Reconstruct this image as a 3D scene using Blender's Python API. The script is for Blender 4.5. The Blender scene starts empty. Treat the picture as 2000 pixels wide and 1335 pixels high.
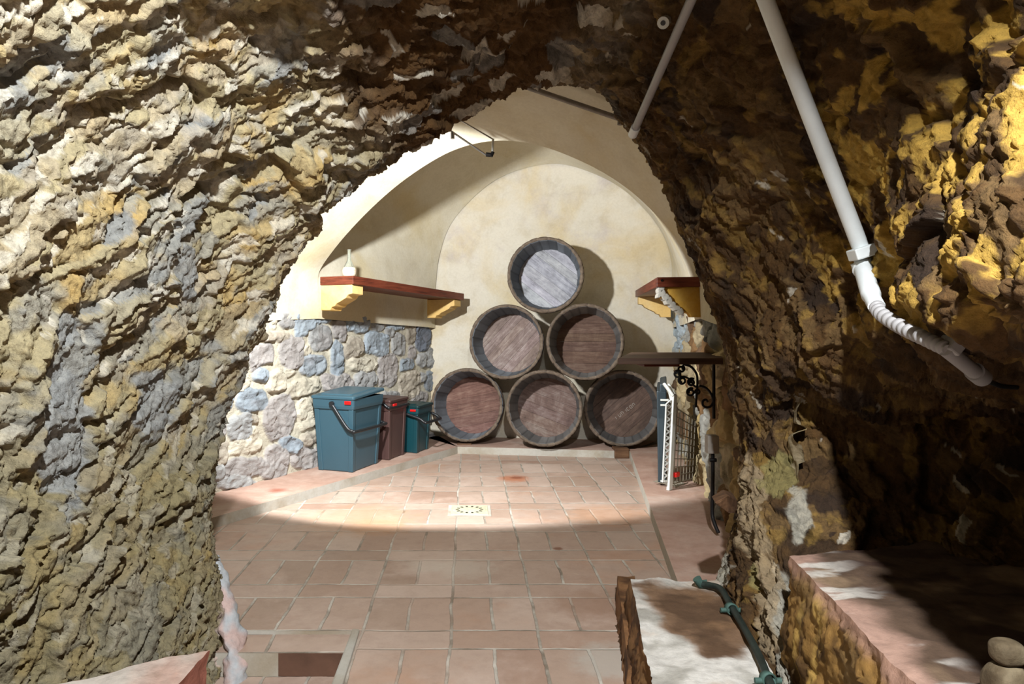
import bpy, math, random
import numpy as np
from mathutils import Vector, Matrix
from mathutils.bvhtree import BVHTree
random.seed(7)
PI = math.pi
SC = bpy.context.scene
COL = SC.collection

# ------------------------------------------------------------------ camera, world, lights, exposure
FPX, CX, CY, CH = 1450.0, 916.0, 628.0, 1.03          # focal length in pixels, vanishing point, camera height
cam_d = bpy.data.cameras.new('camera')
cam_d.sensor_width = 36.0
cam_d.lens = FPX / 2000 * 36
cam_d.shift_x = (1000 - CX) / 2000
cam_d.shift_y = -(667.5 - CY) / 2000
cam_d.clip_start = 0.02
cam = bpy.data.objects.new('camera', cam_d)
cam.location = (0, 0, CH)
cam.rotation_euler = (PI / 2, 0, 0)
COL.objects.link(cam)
SC.camera = cam

w = bpy.data.worlds.new('world'); SC.world = w; w.use_nodes = True
w.node_tree.nodes['Background'].inputs[0].default_value = (1.0, .93, .82, 1)
w.node_tree.nodes['Background'].inputs[1].default_value = 0.03

def lamp(name, kind, loc, power, col, radius, target=None, angle=None, blend=None):
    d = bpy.data.lights.new(name, kind)
    d.energy = power; d.color = col; d.shadow_soft_size = radius
    o = bpy.data.objects.new(name, d); o.location = loc
    if target is not None:
        o.rotation_euler = (Vector(target) - Vector(loc)).to_track_quat('-Z', 'Y').to_euler()
    if angle: d.spot_size = math.radians(angle); d.spot_blend = blend
    COL.objects.link(o)
    return o
# the lamp of the passage, behind and above the camera; the floodlight of the vaulted room, hidden by the arch
LAMP_PASSAGE = lamp('passage_lamp', 'POINT', (.20, -.25, 2.39), 620, (.96, .98, 1.0), .04)
LAMP_ROOM = lamp('room_floodlight', 'SPOT', (-.72, 3.15, 1.76), 455, (.95, .98, 1.0), .045,
                 (-.72 + .22, 3.15 + .87, 1.76 - .44), 92, .14)

SC.view_settings.view_transform = 'Standard'
SC.view_settings.look = 'None'
SC.view_settings.gamma = 1
SC.view_settings.use_curve_mapping = False
SC.view_settings.exposure = 0.0

# ------------------------------------------------------------------ projection helpers
def P(px, py, Y):
    return np.array([(px - CX) / FPX * Y, Y, CH - (py - CY) / FPX * Y])
def F(px, py, z=0.0):
    return P(px, py, FPX * (CH - z) / (py - CY))
def plane_hit(px, py, p0, n):
    d = np.array([(px - CX) / FPX, 1.0, -(py - CY) / FPX]); o = np.array([0, 0, CH])
    t = np.dot(np.array(p0) - o, n) / np.dot(d, n)
    return o + d * t
def V(a): return Vector((float(a[0]), float(a[1]), float(a[2])))
def unit(a):
    a = np.asarray(a, float); return a / np.linalg.norm(a)

# ------------------------------------------------------------------ numpy noise
def _h(i, j, k, s):
    with np.errstate(over='ignore'):
        x = (i.astype(np.uint32) * np.uint32(374761393)) ^ (j.astype(np.uint32) * np.uint32(668265263)) ^ \
            (k.astype(np.uint32) * np.uint32(2147483647 - 58)) ^ np.uint32((s * 1442695041) & 0xffffffff)
        x = (x ^ (x >> np.uint32(13))) * np.uint32(1274126177)
        x = (x ^ (x >> np.uint32(16))) * np.uint32(2246822519)
        x = x ^ (x >> np.uint32(15))
    return x
def _r(h, n):
    with np.errstate(over='ignore'):
        x = (h + np.uint32(n * 7919)) * np.uint32(2654435761)
        x = (x ^ (x >> np.uint32(15))) * np.uint32(2246822519)
        x = x ^ (x >> np.uint32(13))
    return x.astype(np.float64) / 4294967295.0
def perlin(p, seed=0):
    q = np.floor(p).astype(np.int64); f = p - q; q = q & 0xffffffff
    u = f * f * f * (f * (f * 6 - 15) + 10); out = 0
    for a in (0, 1):
        for b in (0, 1):
            for c in (0, 1):
                h = _h(q[:, 0] + a, q[:, 1] + b, q[:, 2] + c, seed)
                gx, gy, gz = _r(h, 1) * 2 - 1, _r(h, 2) * 2 - 1, _r(h, 3) * 2 - 1
                d = gx * (f[:, 0] - a) + gy * (f[:, 1] - b) + gz * (f[:, 2] - c)
                wt = (u[:, 0] if a else 1 - u[:, 0]) * (u[:, 1] if b else 1 - u[:, 1]) * (u[:, 2] if c else 1 - u[:, 2])
                out = out + d * wt
    return out * 1.4
def fbm(p, octs=4, seed=0, gain=.5):
    s = 0; a = 1
    for o in range(octs):
        s = s + a * perlin(p * (2.03 ** o) + 17.3 * o, seed + o); a *= gain
    return s
def worley(p, seed=0):
    q = np.floor(p).astype(np.int64); n = len(p)
    f1 = np.full(n, 9.); f2 = np.full(n, 9.); hid = np.zeros(n, np.uint32); vec = np.zeros((n, 3))
    for a in (-1, 0, 1):
        for b in (-1, 0, 1):
            for c in (-1, 0, 1):
                ci = q + np.array([a, b, c])
                cm = ci & 0xffffffff
                h = _h(cm[:, 0], cm[:, 1], cm[:, 2], seed)
                v = p - (ci + np.stack([_r(h, 1), _r(h, 2), _r(h, 3)], 1))
                d = np.sqrt((v * v).sum(1))
                m = d < f1
                f2 = np.where(m, f1, np.minimum(f2, d))
                f1 = np.where(m, d, f1); hid = np.where(m, h, hid); vec = np.where(m[:, None], v, vec)
    return f1, f2, hid, vec
def sstep(a, b, x):
    t = np.clip((x - a) / (b - a), 0, 1); return t * t * (3 - 2 * t)
def facet(p, seed, tilt=1.0):
    f1, f2, h, v = worley(p, seed)
    g = np.stack([_r(h, 11), _r(h, 12), _r(h, 13)], 1) * 2 - 1
    d = .55 * (_r(h, 10) * 2 - 1) + tilt * (g * v).sum(1)
    return d, sstep(0, .14, f2 - f1), h

# ------------------------------------------------------------------ node materials
class G:
    def __init__(self, name):
        self.m = bpy.data.materials.new(name); self.m.use_nodes = True
        self.t = self.m.node_tree; self.t.nodes.clear()
        self.out = self.t.nodes.new('ShaderNodeOutputMaterial')
        self.b = self.t.nodes.new('ShaderNodeBsdfPrincipled')
        self.t.links.new(self.b.outputs[0], self.out.inputs[0])
    def set(self, node, key, v):
        s = node.inputs[key]
        if isinstance(v, bpy.types.NodeSocket): self.t.links.new(v, s)
        else:
            if hasattr(s.default_value, '__len__') and not isinstance(v, (int, float)):
                v = tuple(v)
                if len(s.default_value) == 4 and len(v) == 3: v = v + (1,)
            s.default_value = v
    def node(self, t, ins=None, **props):
        n = self.t.nodes.new(t)
        for k, v in props.items(): setattr(n, k, v)
        for k, v in (ins or {}).items(): self.set(n, k, v)
        return n
    def pos(self): return self.node('ShaderNodeNewGeometry').outputs['Position']
    def obj(self): return self.node('ShaderNodeTexCoord').outputs['Object']
    def attr(self, n): return self.node('ShaderNodeAttribute', attribute_name=n).outputs['Color']
    def mapping(self, v, scale=(1, 1, 1), rot=(0, 0, 0), loc=(0, 0, 0)):
        return self.node('ShaderNodeMapping', {'Vector': v, 'Scale': scale, 'Rotation': rot, 'Location': loc}).outputs[0]
    def noise(self, scale=5, detail=6, rough=.6, v=None, dist=0):
        d = {'Scale': scale, 'Detail': detail, 'Roughness': rough, 'Distortion': dist}
        if v is not None: d['Vector'] = v
        return self.node('ShaderNodeTexNoise', d).outputs[0]
    def ramp(self, fac, stops, interp='LINEAR'):
        n = self.node('ShaderNodeValToRGB', {'Fac': fac}); r = n.color_ramp; r.interpolation = interp
        while len(r.elements) < len(stops): r.elements.new(.5)
        for e, (p, c) in zip(r.elements, stops):
            e.position = p; e.color = tuple(c) + (1,) if len(c) == 3 else c
        return n.outputs[0]
    def rng(self, fac, a, b, lo=0, hi=1):
        n = self.node('ShaderNodeMapRange', {0: fac, 1: a, 2: b, 3: lo, 4: hi}, clamp=True, interpolation_type='SMOOTHSTEP')
        return n.outputs[0]
    def mix(self, fac, a, b, mode='MIX'):
        n = self.node('ShaderNodeMix', data_type='RGBA', blend_type=mode)
        self.set(n, 0, fac); self.set(n, 6, a); self.set(n, 7, b)
        return n.outputs[2]
    def math(self, op, a, b=0.0, c=0.0):
        return self.node('ShaderNodeMath', {0: a, 1: b, 2: c}, operation=op).outputs[0]
    def bump(self, h, strength=.4, dist=.01, normal=None):
        d = {'Height': h, 'Strength': strength, 'Distance': dist}
        if normal is not None: d['Normal'] = normal
        return self.node('ShaderNodeBump', d).outputs[0]
    def fin(self, color, rough=.8, normal=None, metal=0, spec=.3):
        self.set(self.b, 'Base Color', color); self.set(self.b, 'Roughness', rough)
        self.set(self.b, 'Metallic', metal); self.set(self.b, 'Specular IOR Level', spec)
        if normal is not None: self.set(self.b, 'Normal', normal)
        return self.m
def srgb(r, g, b):
    f = lambda c: ((c / 255) / 12.92) if c / 255 <= .04045 else ((c / 255 + .055) / 1.055) ** 2.4
    return (f(r), f(g), f(b))
def simple(name, rgb, rough=.5, metal=0, spec=.4, var=.12, scale=30):
    g = G(name)
    n = g.noise(scale, 4, .6, g.obj())
    lo = tuple(c * (1 - var) for c in rgb); hi = tuple(min(1, c * (1 + var)) for c in rgb)
    c = g.ramp(n, [(.3, lo), (.7, hi)])
    return g.fin(c, rough, g.bump(n, .08, .003), metal, spec)

def m_rock():
    g = G('rock')
    p = g.pos()
    n1 = g.noise(38, 8, .68, p); n2 = g.noise(150, 5, .65, p)
    c = g.attr('col')
    c = g.mix(.75, c, g.ramp(n1, [(.28, (.42, .40, .37)), (.5, (1, 1, 1)), (.75, (1.5, 1.45, 1.35))]), 'MULTIPLY')
    b1 = g.bump(n1, .8, .018)
    return g.fin(c, .85, g.bump(n2, .5, .006, b1), 0, .25)
def m_stonewall():
    g = G('stone_masonry')
    p = g.pos()
    n1 = g.noise(24, 8, .7, g.mapping(p, (1, 1, 1.6), (0, .5, 0))); n2 = g.noise(120, 4, .6, p)
    c = g.mix(.6, g.attr('col'), g.ramp(n1, [(.3, (.74, .74, .74)), (.52, (1, 1, 1)), (.72, (1.2, 1.2, 1.18))]), 'MULTIPLY')
    return g.fin(c, .85, g.bump(n2, .3, .004, g.bump(n1, .7, .018)), 0, .2)
def m_vcol(name, scale=40, rough=.8, bs=.4, lo=.65, hi=1.3):
    g = G(name)
    p = g.pos(); n1 = g.noise(scale, 8, .68, p)
    c = g.mix(.6, g.attr('col'), g.ramp(n1, [(.28, (lo,) * 3), (.5, (1, 1, 1)), (.75, (hi,) * 3)]), 'MULTIPLY')
    return g.fin(c, rough, g.bump(n1, bs, .012), 0, .25)
def m_plaster(name, base, blot, lilac, amt=1.0):
    g = G(name)
    p = g.pos()
    big = g.noise(1.6, 5, .6, p, .6); mid = g.noise(5.5, 8, .7, p, .3); fine = g.noise(60, 5, .65, p)
    c = g.mix(g.rng(big, .42, .68), base, blot)
    c = g.mix(g.rng(g.noise(2.3, 6, .65, g.mapping(p, loc=(7, 3, 1))), .5, .72, 0, .8 * amt), c, lilac)
    c = g.mix(.5 * amt, c, g.ramp(mid, [(.3, (.72, .67, .58)), (.5, (1, 1, 1)), (.7, (1.06, 1.05, 1.03))]), 'MULTIPLY')
    c = g.mix(.35, c, g.ramp(fine, [(.35, (.86, .84, .8)), (.6, (1.04, 1.04, 1.04))]), 'MULTIPLY')
    return g.fin(c, .9, g.bump(fine, .15, .004, g.bump(mid, .22, .02)), 0, .2)
def m_floor():
    g = G('terracotta_floor')
    p = g.pos()
    wob = g.node('ShaderNodeTexNoise', {'Vector': p, 'Scale': 3.5, 'Detail': 3}).outputs[1]
    q = g.node('ShaderNodeVectorMath', {0: wob, 1: (-.5, -.5, -.5)}, operation='ADD').outputs[0]
    q = g.node('ShaderNodeVectorMath', {0: q, 'Scale': .028}, operation='SCALE').outputs[0]
    q = g.node('ShaderNodeVectorMath', {0: q, 1: p}, operation='ADD').outputs[0]
    s = g.node('ShaderNodeSeparateXYZ', {0: q})
    x = g.math('ADD', s.outputs[0], .063); y = g.math('SUBTRACT', s.outputs[1], 2.339)
    ym = g.math('FLOORED_MODULO', y, .4347)
    row = g.math('FLOOR', g.math('DIVIDE', y, .4347))
    lon = g.math('GREATER_THAN', ym, .138)
    wd = g.math('SUBTRACT', .292, g.math('MULTIPLY', lon, .146))
    xm = g.math('FLOORED_MODULO', x, wd)
    colm = g.math('FLOOR', g.math('DIVIDE', x, wd))
    dx = g.math('MINIMUM', xm, g.math('SUBTRACT', wd, xm))
    dy = g.math('MINIMUM', g.math('MINIMUM', ym, g.math('ABSOLUTE', g.math('SUBTRACT', ym, .138))), g.math('SUBTRACT', .4347, ym))
    d = g.math('MINIMUM', dx, dy)
    d = g.math('ADD', d, g.math('MULTIPLY', g.math('SUBTRACT', g.noise(45, 4, .6, p), .5), .006))
    idv = g.node('ShaderNodeCombineXYZ', {0: colm, 1: row, 2: lon}).outputs[0]
    rnd = g.node('ShaderNodeTexWhiteNoise', {'Vector': idv}, noise_dimensions='3D')
    tile = g.ramp(rnd.outputs[0], [(0, srgb(158, 134, 117)), (.3, srgb(176, 154, 139)), (.6, srgb(164, 138, 121)), (.85, srgb(184, 163, 148)), (1, srgb(154, 126, 109))])
    pn = g.noise(2.2, 7, .68, p, .4); pf = g.noise(16, 7, .7, p)
    c = g.mix(g.rng(pn, .47, .68, 0, .55), tile, srgb(194, 174, 160))
    c = g.mix(g.rng(g.noise(1.3, 5, .65, g.mapping(p, loc=(3, 8, 0))), .53, .70, 0, .6), c, srgb(174, 134, 108))
    c = g.mix(.5, c, g.ramp(pf, [(.3, (.78, .74, .72)), (.5, (1, 1, 1)), (.72, (1.12, 1.12, 1.12))]), 'MULTIPLY')
    gm = g.rng(d, .0035, .0065, 1, 0)
    fadeg = g.rng(g.noise(1.9, 4, .6, g.mapping(p, loc=(1, 5, 0))), .30, .50, .15, .95)
    grout = g.ramp(g.noise(7, 5, .6, p), [(.35, srgb(118, 108, 94)), (.65, srgb(196, 190, 178))])
    c = g.mix(g.math('MULTIPLY', gm, fadeg), c, grout)
    # stains with a place of their own: wear and rust on the tiles
    def stain(px, py, r, col, amt):
        nonlocal c
        f = F(px, py)
        dd = g.node('ShaderNodeVectorMath', {0: p, 1: tuple(f)}, operation='DISTANCE').outputs['Value']
        dd = g.math('ADD', dd, g.math('MULTIPLY', g.math('SUBTRACT', g.noise(14, 5, .7, p), .5), r * 1.1))
        c = g.mix(g.rng(dd, r * .35, r, amt, 0), c, col)
    stain(1005, 934, .14, srgb(176, 104, 64), .7); stain(1010, 932, .06, srgb(110, 52, 30), .6)
    stain(700, 1012, .40, srgb(184, 142, 106), .4); stain(740, 1028, .22, srgb(180, 134, 94), .35)
    stain(1190, 1005, .30, srgb(188, 136, 96), .4)
    stain(1090, 1071, .03, srgb(110, 66, 44), .8)
    stain(905, 1110, .16, srgb(196, 186, 172), .45); stain(835, 1105, .12, srgb(196, 186, 172), .4)
    stain(1195, 1290, .16, srgb(176, 170, 160), .7); stain(1150, 1180, .2, srgb(140, 106, 84), .5)
    h = g.math('ADD', g.math('MULTIPLY', gm, -1.0), g.math('MULTIPLY', pf, .5))
    return g.fin(c, g.rng(pn, .3, .7, .42, .62), g.bump(h, .55, .006), 0, .35)
def m_kerb():
    g = G('kerb_terracotta')
    p = g.pos()
    pn = g.noise(3.2, 7, .68, p, .3); pf = g.noise(22, 7, .7, p)
    c = g.ramp(pn, [(.3, srgb(158, 124, 108)), (.5, srgb(176, 146, 130)), (.68, srgb(190, 168, 154))])
    f = F(541, 957, .055)
    dd = g.node('ShaderNodeVectorMath', {0: p, 1: tuple(f)}, operation='DISTANCE').outputs['Value']
    c = g.mix(g.rng(g.math('ADD', dd, g.math('MULTIPLY', pf, .05)), .03, .11, .8, 0), c, srgb(150, 74, 48))
    c = g.mix(.45, c, g.ramp(pf, [(.3, (.76, .74, .72)), (.55, (1, 1, 1)), (.75, (1.1, 1.1, 1.1))]), 'MULTIPLY')
    return g.fin(c, .6, g.bump(pf, .3, .006), 0, .3)
def m_wood(name, c1, c2, c3, grain=(60, 4, 60), rough=.6, bump=.25, useobj=False):
    g = G(name)
    p = g.obj()
    n = g.noise(1.0, 8, .62, g.mapping(p, grain), .5); n2 = g.noise(7, 5, .7, p)
    c = g.ramp(n, [(.28, c1), (.5, c2), (.72, c3)])
    c = g.mix(.5, c, g.ramp(n2, [(.3, (.6, .58, .56)), (.55, (1, 1, 1)), (.75, (1.2, 1.18, 1.15))]), 'MULTIPLY')
    return g.fin(c, rough, g.bump(n, bump, .004), 0, .35)
def m_stave():
    g = G('weathered_stave_oak')
    p = g.obj()
    n = g.noise(9, 8, .7, g.mapping(p, (1, .35, 1)))
    c = g.mix(.55, g.attr('col'), g.ramp(n, [(.3, (.5, .5, .52)), (.55, (1, 1, 1)), (.75, (1.5, 1.5, 1.5))]), 'MULTIPLY')
    return g.fin(c, .75, g.bump(n, .35, .005), 0, .3)
def m_head(name, dark, mid, light, ang, spread=.5):
    g = G(name)
    p = g.obj()
    q = g.mapping(p, (1, 1, 1), (0, ang, 0))
    n = g.noise(1.0, 9, .66, g.mapping(q, (5, 5, 46)), 1.2); n2 = g.noise(7, 7, .72, p, .5)
    c = g.ramp(g.math('ADD', g.math('MULTIPLY', n, spread), g.math('MULTIPLY', n2, 1 - spread)), [(.32, dark), (.5, mid), (.68, light)])
    c = g.mix(.5, c, g.attr('col'), 'MULTIPLY')
    return g.fin(c, .78, g.bump(n, .5, .004), 0, .3)

M = {}
M['rock'] = m_rock()
M['stone'] = m_stonewall()
M['plaster_back'] = m_plaster('ochre_plaster_back', srgb(210, 203, 187), srgb(204, 188, 154), srgb(190, 181, 176))
M['plaster_vault'] = m_plaster('cream_plaster_vault', srgb(206, 199, 179), srgb(198, 185, 152), srgb(196, 188, 168), .7)
M['floor'] = m_floor()
M['kerb'] = m_kerb()
M['mortar'] = m_plaster('grey_mortar', srgb(176, 172, 162), srgb(150, 138, 118), srgb(190, 190, 184))
M['vcol'] = m_vcol('worn_stone')
M['shelf'] = m_wood('reddish_shelf_wood', srgb(62, 24, 14), srgb(104, 46, 28), srgb(126, 66, 44), (8, 3, 70), .42, .15)
M['darkshelf'] = m_wood('dark_board_wood', srgb(44, 28, 18), srgb(70, 48, 34), srgb(92, 68, 50), (3, 40, 40), .6)
M['shaded_riser'] = simple('shaded_riser_stone', srgb(92, 66, 52), .7, 0, .3, .3, 9)  # brown stone of the step riser, its shade painted into the dark tone
M['blockwood'] = m_wood('block_wood', srgb(60, 40, 26), srgb(96, 68, 46), srgb(124, 92, 66), (4, 40, 40), .7)
M['stave'] = m_stave()
M['hoop'] = simple('rusty_hoop_iron', srgb(86, 70, 58), .6, .5)
M['rimtop'] = m_wood('rim_edge_oak', srgb(66, 56, 48), srgb(98, 84, 70), srgb(124, 110, 94), (20, 20, 20), .7)
M['corbel'] = m_plaster('yellow_corbel_plaster', srgb(222, 188, 124), srgb(210, 168, 84), srgb(228, 206, 156), .8)
M['corbel_deep'] = m_plaster('deep_yellow_corbel_plaster', srgb(206, 160, 66), srgb(190, 132, 36), srgb(216, 184, 110), .8)
M['bin_blue'] = simple('grey_blue_plastic', srgb(50, 79, 91), .36, 0, .5, .04, 8)
M['bin_brown'] = simple('brown_plastic', srgb(74, 53, 49), .42, 0, .5, .05, 8)
M['bin_teal'] = simple('dark_teal_plastic', srgb(16, 60, 67), .36, 0, .5, .05, 8)
M['lid_teal'] = simple('deep_green_plastic', srgb(10, 44, 46), .36, 0, .5, .05, 8)
M['lid_brown'] = simple('dark_brown_plastic', srgb(66, 46, 42), .4, 0, .5, .05, 8)
M['black'] = simple('black_plastic', srgb(26, 28, 30), .4, 0, .5, .1, 8)
M['red'] = simple('red_plastic', srgb(196, 16, 14), .35, 0, .5, .05, 8)
M['whiteplastic'] = simple('pale_conduit_plastic', srgb(222, 228, 228), .45, 0, .5, .05, 20)
M['greyplastic'] = simple('grey_conduit_plastic', srgb(150, 148, 148), .5, 0, .5, .06, 20)
M['galv'] = simple('galvanised_steel', srgb(120, 114, 106), .5, .5, .5, .2, 25)
M['chrome'] = simple('chrome', srgb(200, 200, 200), .18, 1, .5, .03, 10)
M['iron'] = simple('black_wrought_iron', srgb(20, 18, 18), .55, .3, .4, .15, 40)
M['copper'] = simple('verdigris_copper', srgb(38, 48, 44), .55, .3, .4, .45, 26)
M['verdi'] = simple('green_verdigris', srgb(62, 88, 80), .7, .1, .4, .3, 40)
M['drain'] = simple('pale_brass_drain', srgb(214, 208, 176), .45, .3, .5, .2, 60)
M['drainhole'] = simple('drain_slot_dark', srgb(40, 38, 26), .8)
M['boxgrey'] = simple('grey_box_plastic', srgb(150, 142, 132), .5, 0, .4, .1, 30)
M['whitemetal'] = simple('white_enamel_metal', srgb(206, 208, 202), .4, 0, .5, .06, 30)
M['wire'] = simple('dull_grid_wire', srgb(128, 120, 104), .5, .4, .5, .2, 40)
M['panel'] = simple('dark_slate_panel', srgb(44, 56, 62), .5, 0, .4, .1, 10)
M['straw'] = m_wood('pale_straw', srgb(190, 170, 140), srgb(222, 204, 176), srgb(236, 224, 204), (8, 8, 160), .8)
gg = G('bottle_glass'); gg.set(gg.b, 'Transmission Weight', .9); gg.set(gg.b, 'IOR', 1.45)
M['glass'] = gg.fin((.86, .9, .84), .06, None, 0, .5)

# ------------------------------------------------------------------ object helpers
def link(o, parent=None):
    COL.objects.link(o)
    if parent is not None: o.parent = parent
    return o
def tag(o, label=None, cat=None, group=None, kind=None):
    if label: o['label'] = label
    if cat: o['category'] = cat
    if group: o['group'] = group
    if kind: o['kind'] = kind
    return o
def thing(name, label, cat, loc=(0, 0, 0), rot=None, group=None):
    o = bpy.data.objects.new(name, None); o.empty_display_size = .05
    o.location = V(loc)
    if rot is not None: o.rotation_euler = rot
    COL.objects.link(o)
    return tag(o, label, cat, group)
def setcol(me, col):
    a = me.color_attributes.new('col', 'FLOAT_COLOR', 'POINT')
    c = np.ones((len(me.vertices), 4)); c[:, :3] = col
    a.data.foreach_set('color', c.astype(np.float32).ravel())
def grid(name, Pt, mat, col=None, smooth=True, parent=None, flip=False, closed=False):
    nr, nc = Pt.shape[:2]
    me = bpy.data.meshes.new(name)
    me.vertices.add(nr * nc); me.vertices.foreach_set('co', Pt.reshape(-1, 3).astype(np.float32).ravel())
    i = np.arange(nr * nc).reshape(nr, nc)
    if closed: i = np.concatenate([i, i[:, :1]], 1)
    q = np.stack([i[:-1, :-1], i[:-1, 1:], i[1:, 1:], i[1:, :-1]], -1).reshape(-1, 4)
    if flip: q = q[:, ::-1]
    nf = len(q)
    me.loops.add(nf * 4); me.loops.foreach_set('vertex_index', q.astype(np.int32).ravel())
    me.polygons.add(nf); me.polygons.foreach_set('loop_start', (np.arange(nf) * 4).astype(np.int32))
    me.polygons.foreach_set('use_smooth', np.full(nf, smooth))
    me.update(calc_edges=True); me.validate()
    if col is not None: setcol(me, col.reshape(-1, 3))
    me.materials.append(mat)
    return link(bpy.data.objects.new(name, me), parent)
class MB:
    def __init__(s): s.v = []; s.f = []; s.mi = []; s.sm = []; s.c = []; s.cur = (1, 1, 1)
    def add(s, vs, fs, mi=0, smooth=False):
        n = len(s.v); s.v += [tuple(float(c) for c in x) for x in vs]; s.c += [s.cur] * len(vs)
        for f in fs: s.f.append(tuple(i + n for i in f)); s.mi.append(mi); s.sm.append(smooth)
        return s
    def box(s, c, sz, R=None, mi=0):
        R = np.eye(3) if R is None else np.array(R)
        vs = [np.array(c) + R @ np.array([a * sz[0] / 2, b * sz[1] / 2, d * sz[2] / 2]) for a in (-1, 1) for b in (-1, 1) for d in (-1, 1)]
        return s.add(vs, [(0, 1, 3, 2), (4, 6, 7, 5), (0, 4, 5, 1), (2, 3, 7, 6), (0, 2, 6, 4), (1, 5, 7, 3)], mi)
    def hexa(s, top, bot, mi=0):
        n = len(top); vs = list(top) + list(bot)
        fs = [tuple(range(n)), tuple(range(2 * n - 1, n - 1, -1))] + [(i, i + n, (i + 1) % n + n, (i + 1) % n) for i in range(n)]
        return s.add(vs, fs, mi)
    def tube(s, pts, r, n=12, cap=True, mi=0):
        pts = [np.array(p, float) for p in pts]; m = len(pts)
        rs = list(r) if hasattr(r, '__len__') else [r] * m
        tang = [unit(pts[min(i + 1, m - 1)] - pts[max(i - 1, 0)]) for i in range(m)]
        a = np.array([0, 0, 1.]) if abs(tang[0][2]) < .9 else np.array([1., 0, 0])
        u = unit(np.cross(tang[0], a)); vs = []
        for i in range(m):
            u = unit(u - tang[i] * np.dot(u, tang[i])); vv = np.cross(tang[i], u)
            for k in range(n):
                t = 2 * PI * k / n; vs.append(pts[i] + rs[i] * (math.cos(t) * u + math.sin(t) * vv))
        fs = [(i * n + k, i * n + (k + 1) % n, (i + 1) * n + (k + 1) % n, (i + 1) * n + k) for i in range(m - 1) for k in range(n)]
        s.add(vs, fs, mi, True)
        if cap:
            s.add(vs[:n], [tuple(range(n - 1, -1, -1))], mi); s.add(vs[-n:], [tuple(range(n))], mi)
        return s
    def lathe(s, prof, c=(0, 0, 0), R=None, n=48, mi=0, closed=False):   # prof: (radius, height along local z)
        R = np.eye(3) if R is None else np.array(R); c = np.array(c); vs = []
        for (r, h) in prof:
            for k in range(n):
                t = 2 * PI * k / n; vs.append(c + R @ np.array([r * math.cos(t), r * math.sin(t), h]))
        m = len(prof)
        fs = [(i * n + k, i * n + (k + 1) % n, ((i + 1) % m) * n + (k + 1) % n, ((i + 1) % m) * n + k) for i in range(m if closed else m - 1) for k in range(n)]
        return s.add(vs, fs, mi, True)
    def build(s, name, mat, parent=None, bevel=0, local=False, autos=True, col=False, segs=2):
        off = np.array(parent.location) if (parent is not None and not local) else np.zeros(3)
        me = bpy.data.meshes.new(name)
        me.from_pydata([tuple(np.array(v) - off) for v in s.v], [], s.f)
        for mm in (mat if isinstance(mat, list) else [mat]): me.materials.append(mm)
        me.polygons.foreach_set('material_index', s.mi); me.polygons.foreach_set('use_smooth', s.sm)
        if col: setcol(me, np.array(s.c))
        me.update()
        o = link(bpy.data.objects.new(name, me), parent)
        if bevel:
            b = o.modifiers.new('bevel', 'BEVEL'); b.width = bevel; b.segments = segs; b.limit_method = 'ANGLE'; b.angle_limit = .6
            b.harden_normals = False
        return o
def catmull(pts, n):
    pts = np.array(pts, float); m = len(pts)
    e = np.concatenate([[2 * pts[0] - pts[1]], pts, [2 * pts[-1] - pts[-2]]])
    t = np.linspace(0, m - 1, n); i = np.clip(t.astype(int), 0, m - 2); f = (t - i)[:, None]
    p0, p1, p2, p3 = e[i], e[i + 1], e[i + 2], e[i + 3]
    return .5 * (2 * p1 + (p2 - p0) * f + (2 * p0 - 5 * p1 + 4 * p2 - p3) * f ** 2 + (3 * p1 - p0 - 3 * p2 + p3) * f ** 3)
def resample(pts, n):
    pts = np.array(pts, float); d = np.r_[0, np.cumsum(np.linalg.norm(np.diff(pts, axis=0), axis=1))]
    t = np.linspace(0, d[-1], n)
    return np.stack([np.interp(t, d, pts[:, k]) for k in range(3)], 1)

# ------------------------------------------------------------------ floor and kerbs
XP, YP1, YP2 = -.385, 2.475, 2.335
fb = MB()
def rect(x0, x1, y0, y1, z): fb.add([(x0, y0, z), (x1, y0, z), (x1, y1, z), (x0, y1, z)], [(0, 1, 2, 3)])
rect(-2.4, 1.9, YP1, 7.0, 0); rect(XP, 1.9, -1.2, YP1, 0)
rect(-1.6, XP, YP2, YP1, -.012); rect(-1.6, XP, -1.2, YP2, -.085)
fb.add([(-1.6, YP1, 0), (XP, YP1, 0), (XP, YP1, -.012), (-1.6, YP1, -.012)], [(3, 2, 1, 0)], 1)
fb.add([(-.60, YP2, -.012), (XP, YP2, -.012), (XP, YP2, -.085), (-.60, YP2, -.085)], [(3, 2, 1, 0)], 2)
fb.add([(-1.6, YP2, -.012), (-.60, YP2, -.012), (-.60, YP2, -.085), (-1.6, YP2, -.085)], [(3, 2, 1, 0)], 1)
fb.add([(XP, -1.2, 0), (XP, YP1, 0), (XP, YP1, -.085), (XP, -1.2, -.085)], [(0, 1, 2, 3)], 1)
o = fb.build('floor', [M['floor'], M['mortar'], M['shaded_riser']]); tag(o, kind='structure')
sk = MB(); sk.hexa([(XP - .004, 1.0, .012), (XP + .050, 1.0, .010), (XP + .022, 2.47, .010), (XP - .004, 2.47, .012)], [(XP - .004, 1.0, -.05), (XP + .050, 1.0, -.05), (XP + .022, 2.47, -.05), (XP - .004, 2.47, -.05)]); tag(sk.build('trim_4', M['mortar'], None, .006), kind='structure')

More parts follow.
